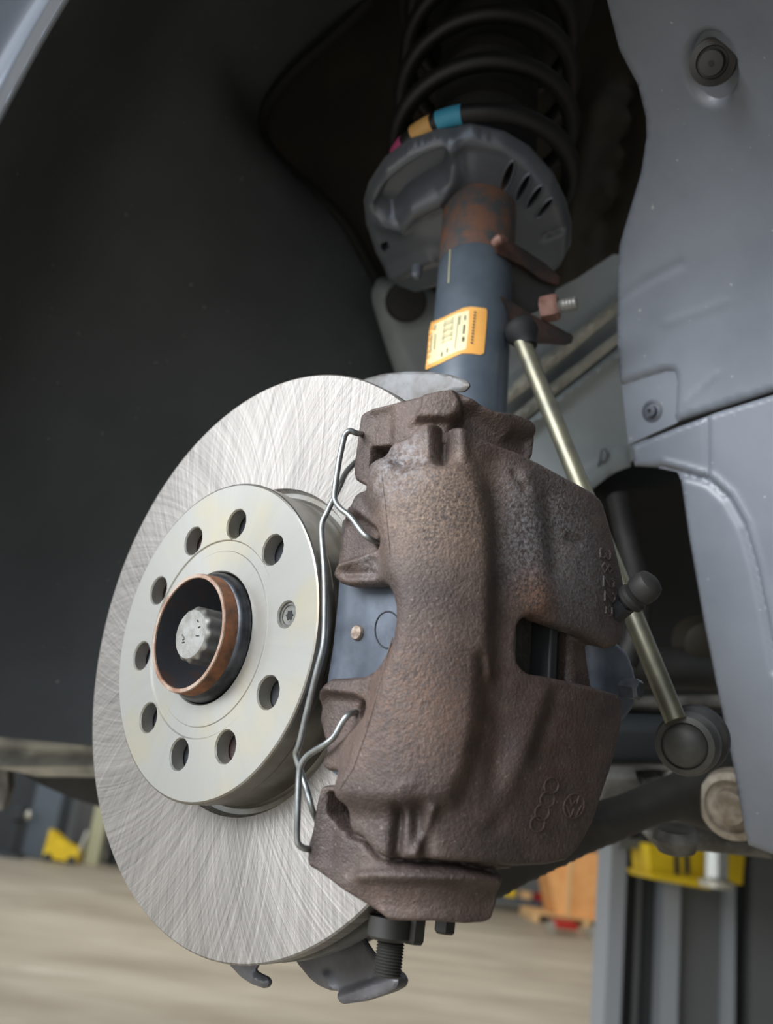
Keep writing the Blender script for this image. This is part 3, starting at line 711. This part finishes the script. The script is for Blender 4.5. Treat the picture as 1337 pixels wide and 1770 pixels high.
for x, y in ((862, 418), (852, 520)):
    obj('weld_bead', tube([at(x-8, y+5, zt-.034), at(x+2, y-3, zt-.036), at(x+14, y-2, zt-.034)], [.003, .0042, .002], 12, n=4), pk, st)
nutb = thing('clamp_bolt', 'rusty nut and bolt end sticking out right of the strut', 'bolt', loc=tuple(at(950, 535, zt-.02)))
nd = R*.93+U*.12-F*.35; nd /= np.linalg.norm(nd); nP = at(936, 536, zt-.025)
obj('nut', lathe([(.0085, 0), (.0090, .002), (.0090, .010), (.0080, .012)], nP, nd, 6), pk, nutb, smooth=20)
pr = []
for k in range(6): pr += [(.0047, .012+k*.0022), (.0042, .0131+k*.0022)]
obj('thread', lathe(pr, nP, nd, 20), M['boltmetal'], nutb, smooth=0)

# spring seat
zs = proj(axp(LEN+.012))[1]
SCn = axp(LEN+.012)
SE = surf_plane(SCn, AX)
def c5(*p): return [(580+x/2.3875, 0+y/2.3875) for x, y in p]
SEAT = c5((115, 850), (135, 780), (200, 680), (300, 605), (420, 560), (560, 542), (700, 575), (800, 635), (900, 745), (950, 850), (975, 950), (972, 1030), (930, 1110), (860, 1160), (780, 1180), (700, 1130), (560, 1120), (420, 1180), (330, 1215), (250, 1185), (205, 1130), (160, 1050), (125, 950))
cxp, cyp = 822.0, 395.0
def dish(x, y):
    d = np.hypot((x-cxp)/165, (y-cyp)/140); return .014*np.clip(1-d, 0, 1)+.004
sh_ = summed(dish, patch(c5((180, 830), (215, 760), (300, 690), (380, 640), (455, 610), (470, 640), (450, 700), (380, 740), (300, 790), (240, 860)), -.016, 12),
             line(c5((480, 580), (490, 700), (440, 770), (330, 830), (270, 900), (200, 890)), .006, 14), line(c5((520, 640), (560, 800), (400, 870)), -.002, 18),
             line(c5((860, 950), (930, 930)), -.004, 5), line(c5((200, 1150), (330, 1060), (400, 1020)), .004, 12))
slots = [ell(*c5((712, 700))[0], 7, 24, 24, 16), ell(*c5((776, 745))[0], 6.5, 23, 32, 16), ell(*c5((822, 785))[0], 6, 22, 38, 16), ell(*c5((865, 830))[0], 5.5, 19, 44, 16), c5((545, 735), (575, 728), (612, 735), (608, 760), (585, 772), (555, 765)), c5((190, 990), (215, 975), (228, 1000), (205, 1025), (190, 1010))]
seat = thing('spring_seat', 'black pressed steel spring seat with slots on top of the strut', 'spring seat', loc=tuple(SCn))
obj('dish', relief(SEAT, SE, .006, sh_, holes=slots, step=5, edge=16, edge_mm=.012), M['seat'], seat, smooth=60)
for k, (x, y) in enumerate(((712, 700), (776, 745), (822, 785), (865, 830))):
    e = ell(*c5((x, y))[0], 8-k*.5, 25-k*1.6, 24+k*7, 22); P, N = SE(e[:, 0], e[:, 1]); P = P+N*(sh_(e[:, 0], e[:, 1])+.0003)[:, None]
    obj('slot_rim', tube(np.vstack([P, P[:2]]), .0009, 6, False), M['seat'], seat)
obj('stud', lathe([(.004, 0), (.004, .008), (.002, .010)], at(722, 462, zs-.012), -AX, 16), M['seat'], seat)

# coil spring
uu, vv, _ = frame(AX)
near = -(F-AX*(F@AX)); near /= np.linalg.norm(near); side = np.cross(AX, near); side = side if side@R > 0 else -side
cs = thing('coil_spring', 'black coil spring with blue, orange and pink paint marks above its seat', 'coil spring', loc=tuple(SCn))
th = np.linspace(-1.0, 2*math.pi*4.2, 420); rc = .0665
def helix(t_, r=rc):
    return SCn+np.multiply.outer(.010+.004+np.maximum(t_, 0)*.053/(2*math.pi), AX)+r*(np.multiply.outer(np.cos(t_-.1), near)-np.multiply.outer(np.sin(t_-.1), side)*-1)
hx = helix(th-0.0)
sxo = side*-.001
obj('coil', tube(hx+sxo, .0068, 14), M['coil'], cs, smooth=60)
def pm(t0, t1, c, nm): obj('paint_mark', tube(helix(np.linspace(t0, t1, 8))+sxo, .0071, 14), mat(nm, c, None, rough=.5), cs, label=nm)
ts_ = np.linspace(-1.9, 1.9, 381); px_h, _ = proj(helix(ts_)+sxo)
for (xm, ym), wd, c, nm in (((775, 192), .13, (64, 150, 184), 'light blue paint mark'), ((729, 215), .12, (206, 160, 96), 'orange paint mark'), ((692, 254), .09, (176, 70, 116), 'pink paint mark')):
    k = np.argmin(np.hypot(px_h[:, 0]-xm, px_h[:, 1]-ym)); print('MARK', nm, ts_[k], px_h[k]); pm(ts_[k]-wd, ts_[k]+wd, c, nm)
pr = []
for k in range(16): pr += [(.040, .020+k*.013), (.034, .0265+k*.013)]
bl = obj('bellow', lathe(pr, SCn, AX, 40), M['bellow'], smooth=60); tag(bl, 'black ribbed rubber bellow inside the coil spring', 'bellow')
tm = thing('strut_mount', 'black round top mount above the coil spring', 'mount', loc=tuple(SCn+AX*.24))
obj('mount_plate', lathe([(.03, .215), (.080, .225), (.085, .24), (.06, .26)], SCn, AX, 48), M['bellow'], tm)

# ------------------------------------------------------------------ stabiliser link
zl0, zl1, zl2 = .60, .53, .475
lk = thing('stabiliser_link', 'dull metal stabiliser link rod running from the strut down to a grey ball joint', 'link', loc=tuple(at(1185, 1290, zl2)))
pa, pc = at(897, 575, zl0), at(1169, 1246, zl2); pb = (pa+pc)/2
obj('rod', tube([pa, pb, pc], .0056, 20, n=8), M['link'], lk, smooth=60)
hdn = -F*.86-R*.50+U*.06; hdn /= np.linalg.norm(hdn); hP = at(1186, 1288, zl2)
obj('ball_housing', lathe([(.0110, -.018), (.0145, -.015), (.0164, -.008), (.0163, -.002), (.0148, .0022), (.0120, .0036), (.0113, .0024), (.0109, .0036), (.0088, .0060), (.005, .0076), (.001, .0080)], hP, hdn, 40), M['linkhead'], lk, smooth=30)
obj('rubber_boot', lathe([(.013, -.016), (.0175, -.019), (.0180, -.024), (.0150, -.028), (.0125, -.033), (.012, -.036)], hP, hdn, 32), M['rubber'], lk, smooth=50)
uP = at(903, 576, zl0)
obj('upper_boot', lathe([(.004, -.009), (.009, -.007), (.0108, -.003), (.0108, .001), (.008, .006), (.0066, .010), (.0064, .012)], uP, (pc-pa)/np.linalg.norm(pc-pa), 28), M['bellow'], lk, smooth=50)

# ------------------------------------------------------------------ arch liner, fender, inner body
def grid_sheet(rows, th, nn=6, flip=False):
    rows = [catmull(r, nn) for r in rows]; cols = np.stack(rows, 0)      # (k, m, 3)
    cols = np.stack([catmull(cols[:, j], nn) for j in range(cols.shape[1])], 1)
    a, b = cols.shape[:2]
    du = np.gradient(cols, axis=0); dv = np.gradient(cols, axis=1); N = np.cross(du, dv); N /= np.linalg.norm(N, axis=2)[..., None]+1e-12
    if ((cols-CAM)*N).sum() < 0: N = -N
    top = cols.reshape(-1, 3); bot = (cols+N*th).reshape(-1, 3); n = a*b; f = []
    for i in range(a-1):
        for j in range(b-1):
            q = (i*b+j, i*b+j+1, (i+1)*b+j+1, (i+1)*b+j); f += [q, tuple(n+k for k in q[::-1])]
    bd = [i*b for i in range(a)]+[(a-1)*b+j for j in range(1, b)]+[i*b+b-1 for i in range(a-2, -1, -1)]+[j for j in range(b-2, 0, -1)]
    for i in range(len(bd)):
        p, q = bd[i], bd[(i+1) % len(bd)]; f.append((p, q, q+n, p+n))
    return G().add(np.vstack([top, bot]), f)
outer = [(-330, 1240, .66), (-330, 900, .66), (-200, 600, .64), (-12, 236, .60), (118, 0, .55), (380, -400, .45), (800, -700, .40), (1400, -620, .37)]
mid = [(150, 1288, .80), (110, 900, .82), (150, 560, .82), (230, 230, .78), (330, -60, .70), (560, -290, .60), (900, -420, .52), (1400, -360, .46)]
inn = [(740, 1345, .98), (724, 900, .98), (716, 650, .97), (606, 400, .96), (450, 215, .92), (640, 0, .86), (900, -140, .70), (1400, -70, .50)]
rows = [[at(*q) for q in L] for L in (outer, mid, inn)]
ln = thing('wheel_arch_liner', 'smooth black plastic wheel arch liner filling the left behind the disc', 'liner', loc=tuple(at(-100, 1240, .6)))
obj('shell', grid_sheet(rows, .003), M['liner'], ln, smooth=60)
rim = catmull([at(q[0], q[1], q[2]-.004) for q in inn[1:6]], 6)
obj('edge_bead', tube(rim, .006, 10), M['bellow'], ln)
# fender: lip and outer skin folding away from the arch edge
def off(q, dx, dy, dz): return at(q[0]+dx, q[1]+dy, q[2]+dz)
def fo(q, dx, dy, dz): return at(q[0]+dx, q[1]+dy, q[2]+dz)
fr = [[off(q, 8, 8, .012) for q in outer], [off(q, 0, 0, 0) for q in outer], [off(q, -6, -4, -.004) for q in outer], [off(q, -34, -24, .0) for q in outer], [off(q, -58, -40, .03) for q in outer], [off(q, -72, -50, .12) for q in outer], [off(q, -90, -60, .5) for q in outer]]
fn = thing('fender', 'silver grey fender edge catching light in the top left corner', 'fender', loc=tuple(at(-200, 600, .5)))
obj('skin', grid_sheet(fr[2:], .0015, 4), M['paint'], fn, smooth=60)
obj('wheel_arch_lip', tube(catmull([off(q, -3, -3, -.002) for q in outer], 6), .0022, 10), M['paint'], fn, label='bright folded edge')
bd_ = thing('shade_box', 'unseen box standing for car body, added above the wheel to shade the arch', 'car body', loc=(0.3, 1.2, 2.15))  # unseen box added to stop light leaking in over the inner wing
obj('shade_box_top', bx(-1.3, 2.0, .62, 2.4, 2.62, 2.65), M['paint'], bd_, smooth=0, bevel=.01)
obj('shade_box_back', bx(-1.3, 2.0, 2.36, 2.4, 1.55, 2.62), M['dark'], bd_, smooth=0)
obj('shade_box_far', bx(1.96, 2.0, .7, 2.36, 1.2, 2.62), M['dark'], bd_, smooth=0)
obj('shade_box_near', bx(-1.3, -1.26, .9, 2.36, 1.75, 2.62), M['dark'], bd_, smooth=0)

# inner wing / strut tower behind the spring
iw = thing('inner_wing', 'olive brown painted inner wing behind the strut, light at its foot', 'body panel', loc=tuple(at(800, 700, 1.0)))
zi = lambda x, y: 1.05-.10*((x-780)/400)**2-.00012*(700-y)
obj('tower_panel', relief([(380, -60), (1180, -60), (1180, 120), (1150, 330), (1120, 560), (960, 640), (900, 760), (640, 760), (560, 600), (400, 330)], surf_z(zi), .01, summed(line([(1040, 180), (1010, 330), (990, 460)], .02, 30), line([(1085, 150), (1060, 300), (1030, 420)], -.015, 14)), step=24), M['inner'], iw, smooth=60)
obj('tower_foot', relief(rounded([(655, 470), (700, 480), (760, 500), (780, 560), (780, 700), (700, 680), (665, 580), (640, 500)], 12), surf_z(lambda x, y: .90+0*x), .04, step=16, edge=24, edge_mm=.015), M['rail'], iw, smooth=60)
obj('drain_plug', lathe([(.020, 0), (.018, .006), (.006, .007)], at(702, 522, .885), -F, 28), M['dark'], iw, smooth=50)
# long rail with pressed folds
rl = thing('chassis_rail', 'pale grey painted chassis rail between strut and right liner', 'body panel', loc=tuple(at(1000, 860, .8)))
zr = lambda x, y: .80+.0001*(1100-x)
folds = summed(line([(850, 700), (930, 640), (1090, 515)], .016, 12), line([(860, 740), (950, 668), (1090, 560)], -.012, 10), line([(880, 770), (960, 700), (1090, 600)], .012, 9), line([(980, 640), (1010, 610)], -.008, 14))
obj('rail', relief([(850, 560), (1000, 480), (1060, 440), (1110, 440), (1120, 770), (1090, 800), (1040, 830), (1000, 870), (850, 870)], surf_z(zr), .03, folds, step=9), M['rail'], rl, smooth=60)
obj('seam_band', relief([(858, 740), (940, 672), (1085, 560), (1085, 580), (950, 690), (860, 765)], surf_z(lambda x, y: zr(x, y)-.012), .004, step=9, edge=6, edge_mm=.004), M['seal'], rl)
obj('seam_band', relief([(858, 690), (900, 650), (1085, 500), (1085, 525), (915, 668), (860, 712)], surf_z(lambda x, y: zr(x, y)-.018), .004, step=9, edge=6, edge_mm=.004), M['seal'], rl)
obj('lower_flange', relief([(985, 818), (1068, 772), (1090, 768), (1092, 806), (1060, 818), (1020, 850), (990, 880)], surf_z(lambda x, y: .775+0*x), .003, step=8, edge=5, edge_mm=.002), M['rail'], rl)
obj('stamped_mark', marks([[(1037, 800), (1041, 778), (1047, 776), (1052, 786), (1047, 798), (1041, 800)], [(1037, 800), (1034, 806)]], surf_z(lambda x, y: .774+0*x), 0, .0006), M['dark'], rl)

# right hand liner: upper and lower plastic panels
zp = lambda x, y: .66-(x-1065)*.00032-.00000030*np.maximum(700-y, 0)**2
up = thing('liner_panel', 'upper smooth grey plastic liner panel at the right with two push clips', 'liner', loc=tuple(at(1200, 720, .62)))
UPO = [(1010, -80), (1045, 0), (1068, 90), (1100, 150), (1114, 205), (1115, 240), (1106, 300), (1085, 370), (1069, 425), (1065, 474), (1065, 573), (1069, 655), (1082, 768), (1170, 728), (1400, 655), (1500, 620), (1500, -80)]
e1 = ell(1231, 118, 38, 58, -8, 26)
ph_ = summed(patch(e1, -.012, 9), patch([(1060, 668), (1105, 652), (1145, 640), (1165, 640), (1168, 660), (1164, 735), (1082, 775)], -.006, 5), line([(1068, 520), (1120, 485), (1180, 455)], -.0010, 6), line([(1180, 700), (1240, 645)], .0006, 4), line([(1150, 560), (1260, 520)], .0005, 5))
obj('sheet', relief(UPO, surf_z(zp), .004, ph_, step=8, edge=6, edge_mm=.002), M['panel'], up, smooth=60)
def clip(x, y, r, parent):
    z = float(zp(np.array(x), np.array(y))); P, N = surf_z(zp)(np.array([float(x)]), np.array([float(y)])); N = N[0]; P = P[0]-N*.006
    o = obj('push_clip', lathe([(r*1.05, 0), (r, .0022), (r*.72, .003), (r*.68, .002), (r*.52, .002), (r*.5, .0055), (r*.2, .006)], P, N, 30), M['panelrec'], parent, smooth=30)
    obj('clip_hole', lathe([(r*.16, .004), (r*.16, .0063)], P, N, 12), M['black'], o)
clip(1123, 710, .0080, up); 
P_, N_ = surf_z(zp)(np.array([1234.]), np.array([106.]))
CA_ = N_[0]-F*1.2; CA_ /= np.linalg.norm(CA_); PC_ = at(1233, 107, float(zp(np.array(1233.), np.array(107.)))-.003)
o = obj('push_clip', lathe([(.0125, -.003), (.0120, .002), (.0085, .003), (.0080, .002), (.0068, .002), (.0062, .0075), (.002, .008)], PC_, CA_, 30), M['dark'], up, smooth=30)
obj('clip_hole', lathe([(.0014, .004), (.0014, .0084)], PC_, CA_, 12), M['black'], o)
zq = lambda x, y: .655-(x-1065)*.00030+.00002*(y-760)
lp = thing('liner_panel', 'lower grey plastic liner panel at the right with a curved rib', 'liner', loc=tuple(at(1300, 1460, .6)))
LPO = [(1090, 770), (1170, 738), (1240, 712), (1400, 662), (1500, 630), (1500, 1520), (1340, 1480), (1292, 1462), (1286, 1440), (1266, 1325), (1240, 1200), (1215, 1075), (1190, 930), (1176, 832), (1166, 816), (1130, 808), (1095, 806)]
RIB = [(1140, 808), (1180, 818), (1225, 832), (1258, 862), (1285, 910), (1305, 980), (1322, 1060), (1340, 1160)]
lph = summed(line(RIB, -.0035, 6), patch([(1100, 700), (1222, 700), (1222, 826), (1100, 830)], -.0008, 4), line([(1222, 725), (1222, 830)], -.0022, 4), line([(p[0]+9, p[1]-9) for p in RIB], .0012, 5))
obj('sheet', relief(LPO, surf_z(zq), .004, lph, step=6, edge=5, edge_mm=.002), M['panel'], lp, smooth=60)

# ------------------------------------------------------------------ underbody behind the caliper
sf = thing('subframe', 'dark subframe and steering parts in the gap right of the caliper', 'subframe', loc=tuple(at(1150, 1330, .8)))
obj('back_panel', relief([(1000, 800), (1230, 800), (1330, 1480), (1180, 1390), (1000, 1390)], surf_z(lambda x, y: .95+0*x), .01, summed(line([(1040, 860), (1180, 830)], .03, 40)), step=20), M['bellow'], sf)
obj('cross_tube', tube([at(1000, 1150, .80), at(1290, 1160, .80)], .018, 20), M['dark'], sf, smooth=60)
obj('steering_rod', tube([at(980, 1218, .76), at(1290, 1212, .76)], .006, 16), M['subframe'], sf, smooth=60)
obj('beam', relief(rounded([(1000, 1238), (1290, 1250), (1290, 1345), (1180, 1330), (1000, 1332)], 8), surf_z(lambda x, y: .74+0*x), .03, step=14, edge=18, edge_mm=.01), M['dkcab'], sf, smooth=60)
obj('bracket_plate', relief(rounded([(1040, 1336), (1190, 1334), (1186, 1352), (1130, 1378), (1060, 1392), (1030, 1392)], 6), surf_z(lambda x, y: .72+0*x), .02, patch(ell(1132, 1346, 26, 9), -.015, 4), step=7, edge=10, edge_mm=.006), M['subframe'], sf, smooth=60)
obj('brake_hose', tube([at(1070, 860, .78), at(1085, 930, .76), at(1102, 1000, .75), at(1104, 1080, .75), at(1080, 1150, .74)], .010, 14, n=6), M['rubber'], sf, smooth=60)
obj('joint', lathe([(.020, 0), (.022, .01), (.018, .03), (.010, .034)], at(1200, 1105, .82), -F, 28), M['inner'], sf, smooth=50)

ca = thing('control_arm', 'broad black control arm sweeping up to the right under the caliper', 'control arm', loc=tuple(at(1000, 1500, .62)))
zca = lambda x, y: .60+np.maximum(x-860, -100)*.0002
CA = [(560, 1460), (760, 1440), (1040, 1405), (1100, 1388), (1190, 1350), (1220, 1335), (1290, 1330), (1330, 1345), (1320, 1440), (1250, 1446), (1180, 1424), (1140, 1436), (1080, 1462), (1030, 1482), (930, 1530), (875, 1560), (760, 1585), (560, 1560)]
obj('arm', relief(CA, surf_z(zca), .02, line([(1060, 1430), (1190, 1385)], .002, 14), step=9, edge=20, edge_mm=.008), M['arm'], ca, smooth=60)
bP = at(1268, 1392, .66)
obj('bushing', lathe([(.024, -.012), (.026, -.004), (.024, .004), (.019, .006), (.018, .002), (.013, .002), (.012, .009), (.006, .010)], bP, -F*.75-R*.65, 36), M['bush'], ca, smooth=35, label='pale metal bushing')
obj('ball_joint', lathe([(.012, 0), (.015, .006), (.012, .014)], at(1170, 1432, .60), -U, 24), M['subframe'], ca, smooth=40)
obj('rear_bracket', relief([(1110, 1440), (1180, 1422), (1250, 1440), (1340, 1462), (1340, 1488), (1230, 1476), (1140, 1470)], surf_z(lambda x, y: .70+0*x), .02, step=9, edge=8, edge_mm=.004), M['subframe'], ca, smooth=60)

ub = thing('underbody_panel', 'grey sill and dark underbody at the left edge below the arch liner', 'body panel', loc=tuple(at(80, 1390, 1.1)))
obj('sill_flange', relief([(-80, 1262), (0, 1268), (170, 1286), (260, 1290), (260, 1350), (170, 1346), (60, 1345), (0, 1330), (-80, 1325)], surf_z(lambda x, y: 1.1+0*x), .02, summed(line([(-60, 1292), (60, 1306), (200, 1305)], -.012, 7), line([(-60, 1330), (60, 1320), (200, 1318)], .01, 8)), step=8, edge=8, edge_mm=.006), M['seal'], ub, smooth=60)
obj('underbody_tray', relief([(40, 1338), (170, 1342), (300, 1346), (300, 1460), (170, 1394), (120, 1378), (70, 1356)], surf_z(lambda x, y: 1.15+0*x), .02, step=12), M['dark'], ub, smooth=60)
obj('sill_tip', relief([(-80, 1322), (12, 1332), (14, 1366), (4, 1400), (-80, 1420)], surf_z(lambda x, y: 1.12+0*x), .02, step=12), M['subframe'], ub)

# ------------------------------------------------------------------ workshop background
def col_px(x0, x1, y, ytop_z=4.2):
    a = on_y(x0, 1600, y); b = on_y(x1, 1600, y); return a[0], b[0]
YC = 3.4
lc_ = thing('lift_column', 'grey two-post lift column standing at the lower right', 'lift column', loc=tuple(on_y(1200, 1770, YC)*np.array([1, 1, 0])))
for nm, x0, x1, dy, m in (('side_channel', 1052, 1080, .0, 'liftgrey'), ('inner_channel', 1080, 1148, .10, 'liftdark'), ('guide_rail', 1098, 1108, .07, 'liftmid'), ('side_channel', 1148, 1176, .0, 'liftgrey'), ('web', 1174, 1258, .05, 'liftmid'), ('flange', 1256, 1272, .0, 'liftgrey'), ('inner_channel', 1268, 1302, .10, 'liftdark'), ('outer_skin', 1300, 1420, .0, 'liftmid')):
    a, b = col_px(x0, x1, YC+dy); obj(nm, bx(a, b, YC+dy, YC+dy+.18, 0, 3.6), M[m], lc_, smooth=0)
a, b = col_px(1040, 1430, YC); obj('base_plate', bx(a-.05, b+.05, YC-.1, YC+.4, 0, .02), M['liftdark'], lc_)
la = thing('lift_arm', 'yellow lift arm carriage with a bright round pad on the lift column', 'lift arm', loc=tuple(on_y(1200, 1500, YC-.2)))
YA = YC-.25
def quadbox(px4, y, th): 
    P = [on_y(a, b, y) for a, b in px4]; V = np.array(P+[p+np.array([0, th, 0]) for p in P])
    return G().add(V, [(0, 1, 2, 3), (7, 6, 5, 4), (0, 4, 5, 1), (1, 5, 6, 2), (2, 6, 7, 3), (3, 7, 4, 0)])
obj('arm_block', quadbox([(1122, 1458), (1288, 1478), (1284, 1530), (1126, 1512)], YA, .2), M['yellow'], la, smooth=0)
obj('arm_lip', quadbox([(1122, 1508), (1240, 1524), (1228, 1538), (1130, 1520)], YA-.05, .25), M['yellow'], la, smooth=0)
for x in (1166, 1184): obj('arm_slot', quadbox([(x, 1462), (x+7, 1463), (x+9, 1512), (x+2, 1511)], YA-.01, .02), M['liftdark'], la, smooth=0)
pz = on_y(1238, 1535, YA-.12)
obj('lift_pad', lathe([(.050, 0), (.055, .02), (.035, .03), (.035, .12), (.06, .13), (.06, .16)], pz, (0, 0, 1), 28), M['chrome'], la)
obj('arm_beam', quadbox([(1070, 1448), (1300, 1462), (1300, 1474), (1070, 1466)], YA+.1, .1), M['liftmid'], la, smooth=0)

def on_floor(x0, x1, yb, y): pass
def standing(name, label, cat, px0, px1, pytop, Y, depth, m, group=None, smooth=0):
    a = on_y(px0, pytop, Y); b = on_y(px1, pytop, Y); c = on_y((px0+px1)/2, pytop, Y)
    o = obj(name, bx(a[0], b[0], Y, Y+depth, 0, c[2]), m, smooth=smooth, bevel=.01); return tag(o, label, cat, group)
def Yf(px, py): return float(floor_at(px, py)[1])
# crate on a pallet, right
Yk = Yf(1000, 1602)
ka, kb = on_y(930, 1590, Yk)[0], on_y(1110, 1590, Yk)[0]
ktop = on_y(1000, 1470, Yk)[2]
kr = thing('shipping_crate', 'orange plywood crate with sloping side standing on a pallet, far right', 'crate', loc=((ka+kb)/2, Yk+.3, .14))
V = [(ka+.30, Yk, .14), (kb, Yk, .14), (kb, Yk, ktop), (ka, Yk, ktop)]; V += [(p[0], p[1]+1.0, p[2]) for p in V]
obj('case', G().add(V, [(0, 1, 2, 3), (7, 6, 5, 4), (0, 4, 5, 1), (1, 5, 6, 2), (2, 6, 7, 3), (3, 7, 4, 0)]), M['wood'], kr, smooth=0)
for k in (.12, .5, .88): obj('batten', bx(ka+.30+(kb-ka-.3)*k-.04, ka+.30+(kb-ka-.3)*k+.04, Yk-.03, Yk, .14, ktop), M['woodpale'], kr, smooth=0)
pl = thing('pallet', 'pale wooden pallet under the orange crate', 'pallet', loc=((ka+kb)/2, Yk+.3, 0))
for k in range(6): obj('deck_board', bx(ka-.1, kb, Yk-.1+k*.2, Yk+.06+k*.2, .11, .135), M['woodpale'], pl, smooth=0)
for k in range(3): obj('bearer', bx(ka-.1+k*(kb-ka)/2.05, ka+k*(kb-ka)/2.05, Yk-.1, Yk+1.05, .0, .11), M['woodpale'], pl, smooth=0)
jk = thing('pallet_jack', 'small red pallet jack with pale wheels in front of the pallet', 'jack', loc=tuple(floor_at(962, 1606)))
jp = floor_at(960, 1612)
obj('frame', box(jp+np.array([.12, 0, .13]), (.16, 0, 0), (0, .2, 0), (0, 0, .05)), M['red'], jk, bevel=.01)
for dx in (-.08, .5): obj('wheel', lathe([(.08, -.04), (.085, 0), (.08, .04)], jp+np.array([dx, -.1, .085]), (0, 1, 0), 24), M['chrome'], jk)
# blue grey bench with yellow box, right
Yb = Yf(900, 1580)+.3
ba, bb = on_y(868, 1560, Yb)[0], on_y(975, 1560, Yb)[0]; bt = on_y(920, 1556, Yb)[2]
bn = thing('work_bench', 'low blue grey trolley left of the crate', 'trolley', loc=((ba+bb)/2, Yb, 0))
obj('top', bx(ba-.4, bb, Yb, Yb+.6, bt-.05, bt), M['cabinet'], bn, smooth=0)
for x in (ba-.35, bb-.1): 
    for yy in (Yb+.03, Yb+.5): obj('leg', bx(x, x+.05, yy, yy+.05, 0, bt-.05), M['cabinet'], bn, smooth=0)
obj('shelf', bx(ba-.4, bb, Yb, Yb+.6, .12, .16), M['cabinet'], bn, smooth=0)
for x, m, lb_, c_ in ((872, 'yellow', 'small yellow box on the lower shelf of the trolley', 'box'), (900, 'woodpale', 'pale carton on the lower shelf of the trolley', 'box'), (925, 'red', 'small red box on the lower shelf of the trolley', 'box')):
    q = on_y(x, 1575, Yb+.1)[0]; tag(obj('box', bx(q, q+.18, Yb+.1, Yb+.35, .16, .34), M[m], smooth=0, bevel=.006), lb_, c_, 'boxes on the trolley')
# left group
Yl = Yf(60, 1486)
def lx(p, y=None): return on_y(p, 1450, y or Yl)[0]
tag(obj('tool_cabinet', bx(lx(35), lx(86), Yl+.2, Yl+.8, 0, 1.9), M['cabinet'], smooth=0, bevel=.02), 'tall blue grey cabinet behind the yellow jack, lower left', 'cabinet')
tag(obj('roller_door', bx(lx(88), lx(150), Yl+1.2, Yl+1.3, 0, 2.4), M['liftmid'], smooth=0, bevel=.01), 'wide mid grey door panel behind the yellow jack', 'panel')
tag(obj('post', bx(lx(144), lx(168), Yl+.3, Yl+.5, 0, 1.2), M['cream'], smooth=0, bevel=.01), 'cream upright post right of the yellow jack', 'post')
tag(obj('waste_bin', lathe([(.20, 0), (.26, .9), (.26, .95)], (lx(192), Yl+.9, 0), (0, 0, 1), 24), M['dkcab']), 'dark round waste bin right of the cream post', 'bin')
tag(obj('dark_cabinet', bx(lx(-60), lx(34), Yl+.6, Yl+1.0, 0, 2.0), M['dkcab'], smooth=0, bevel=.02), 'dark cabinet at the far left edge', 'cabinet')
yj = thing('floor_jack', 'yellow floor jack on the concrete in front of the cabinets, left', 'jack', loc=(lx(110), Yl, 0))
V = [(lx(80), Yl, .05), (lx(138), Yl, .03), (lx(140), Yl, .22), (lx(112), Yl, .30), (lx(82), Yl, .46)]; nv = len(V); V += [(p[0], p[1]+.3, p[2]) for p in V]
obj('body', G().add(V, [tuple(range(nv)), tuple(range(2*nv-1, nv-1, -1))]+[(i, (i+1) % nv, nv+(i+1) % nv, nv+i) for i in range(nv)]), M['yellow'], yj, smooth=0)
for x in (90, 132): obj('wheel', lathe([(.06, 0), (.06, .05)], (lx(x), Yl-.05, .06), (0, 1, 0), 20), M['dkcab'], yj)
obj('handle', tube([(lx(138), Yl+.1, .15), (lx(146), Yl+.1, .5)], .03, 10), M['chrome'], yj)
fs = thing('floor_stand', 'small dark stand with chrome knobs at the left edge', 'stand', loc=(lx(28), Yl-.1, 0))
obj('foot', lathe([(.22, 0), (.20, .06), (.05, .10), (.05, .5), (.12, .55), (.12, .7), (.05, .75)], (lx(28), Yl-.1, 0), (0, 0, 1), 20), M['dkcab'], fs)
obj('knob', lathe([(.03, -.07), (.08, 0), (.03, .07)], (lx(42), Yl-.1, .62), (0, 0, 1), 16), M['chrome'], fs)
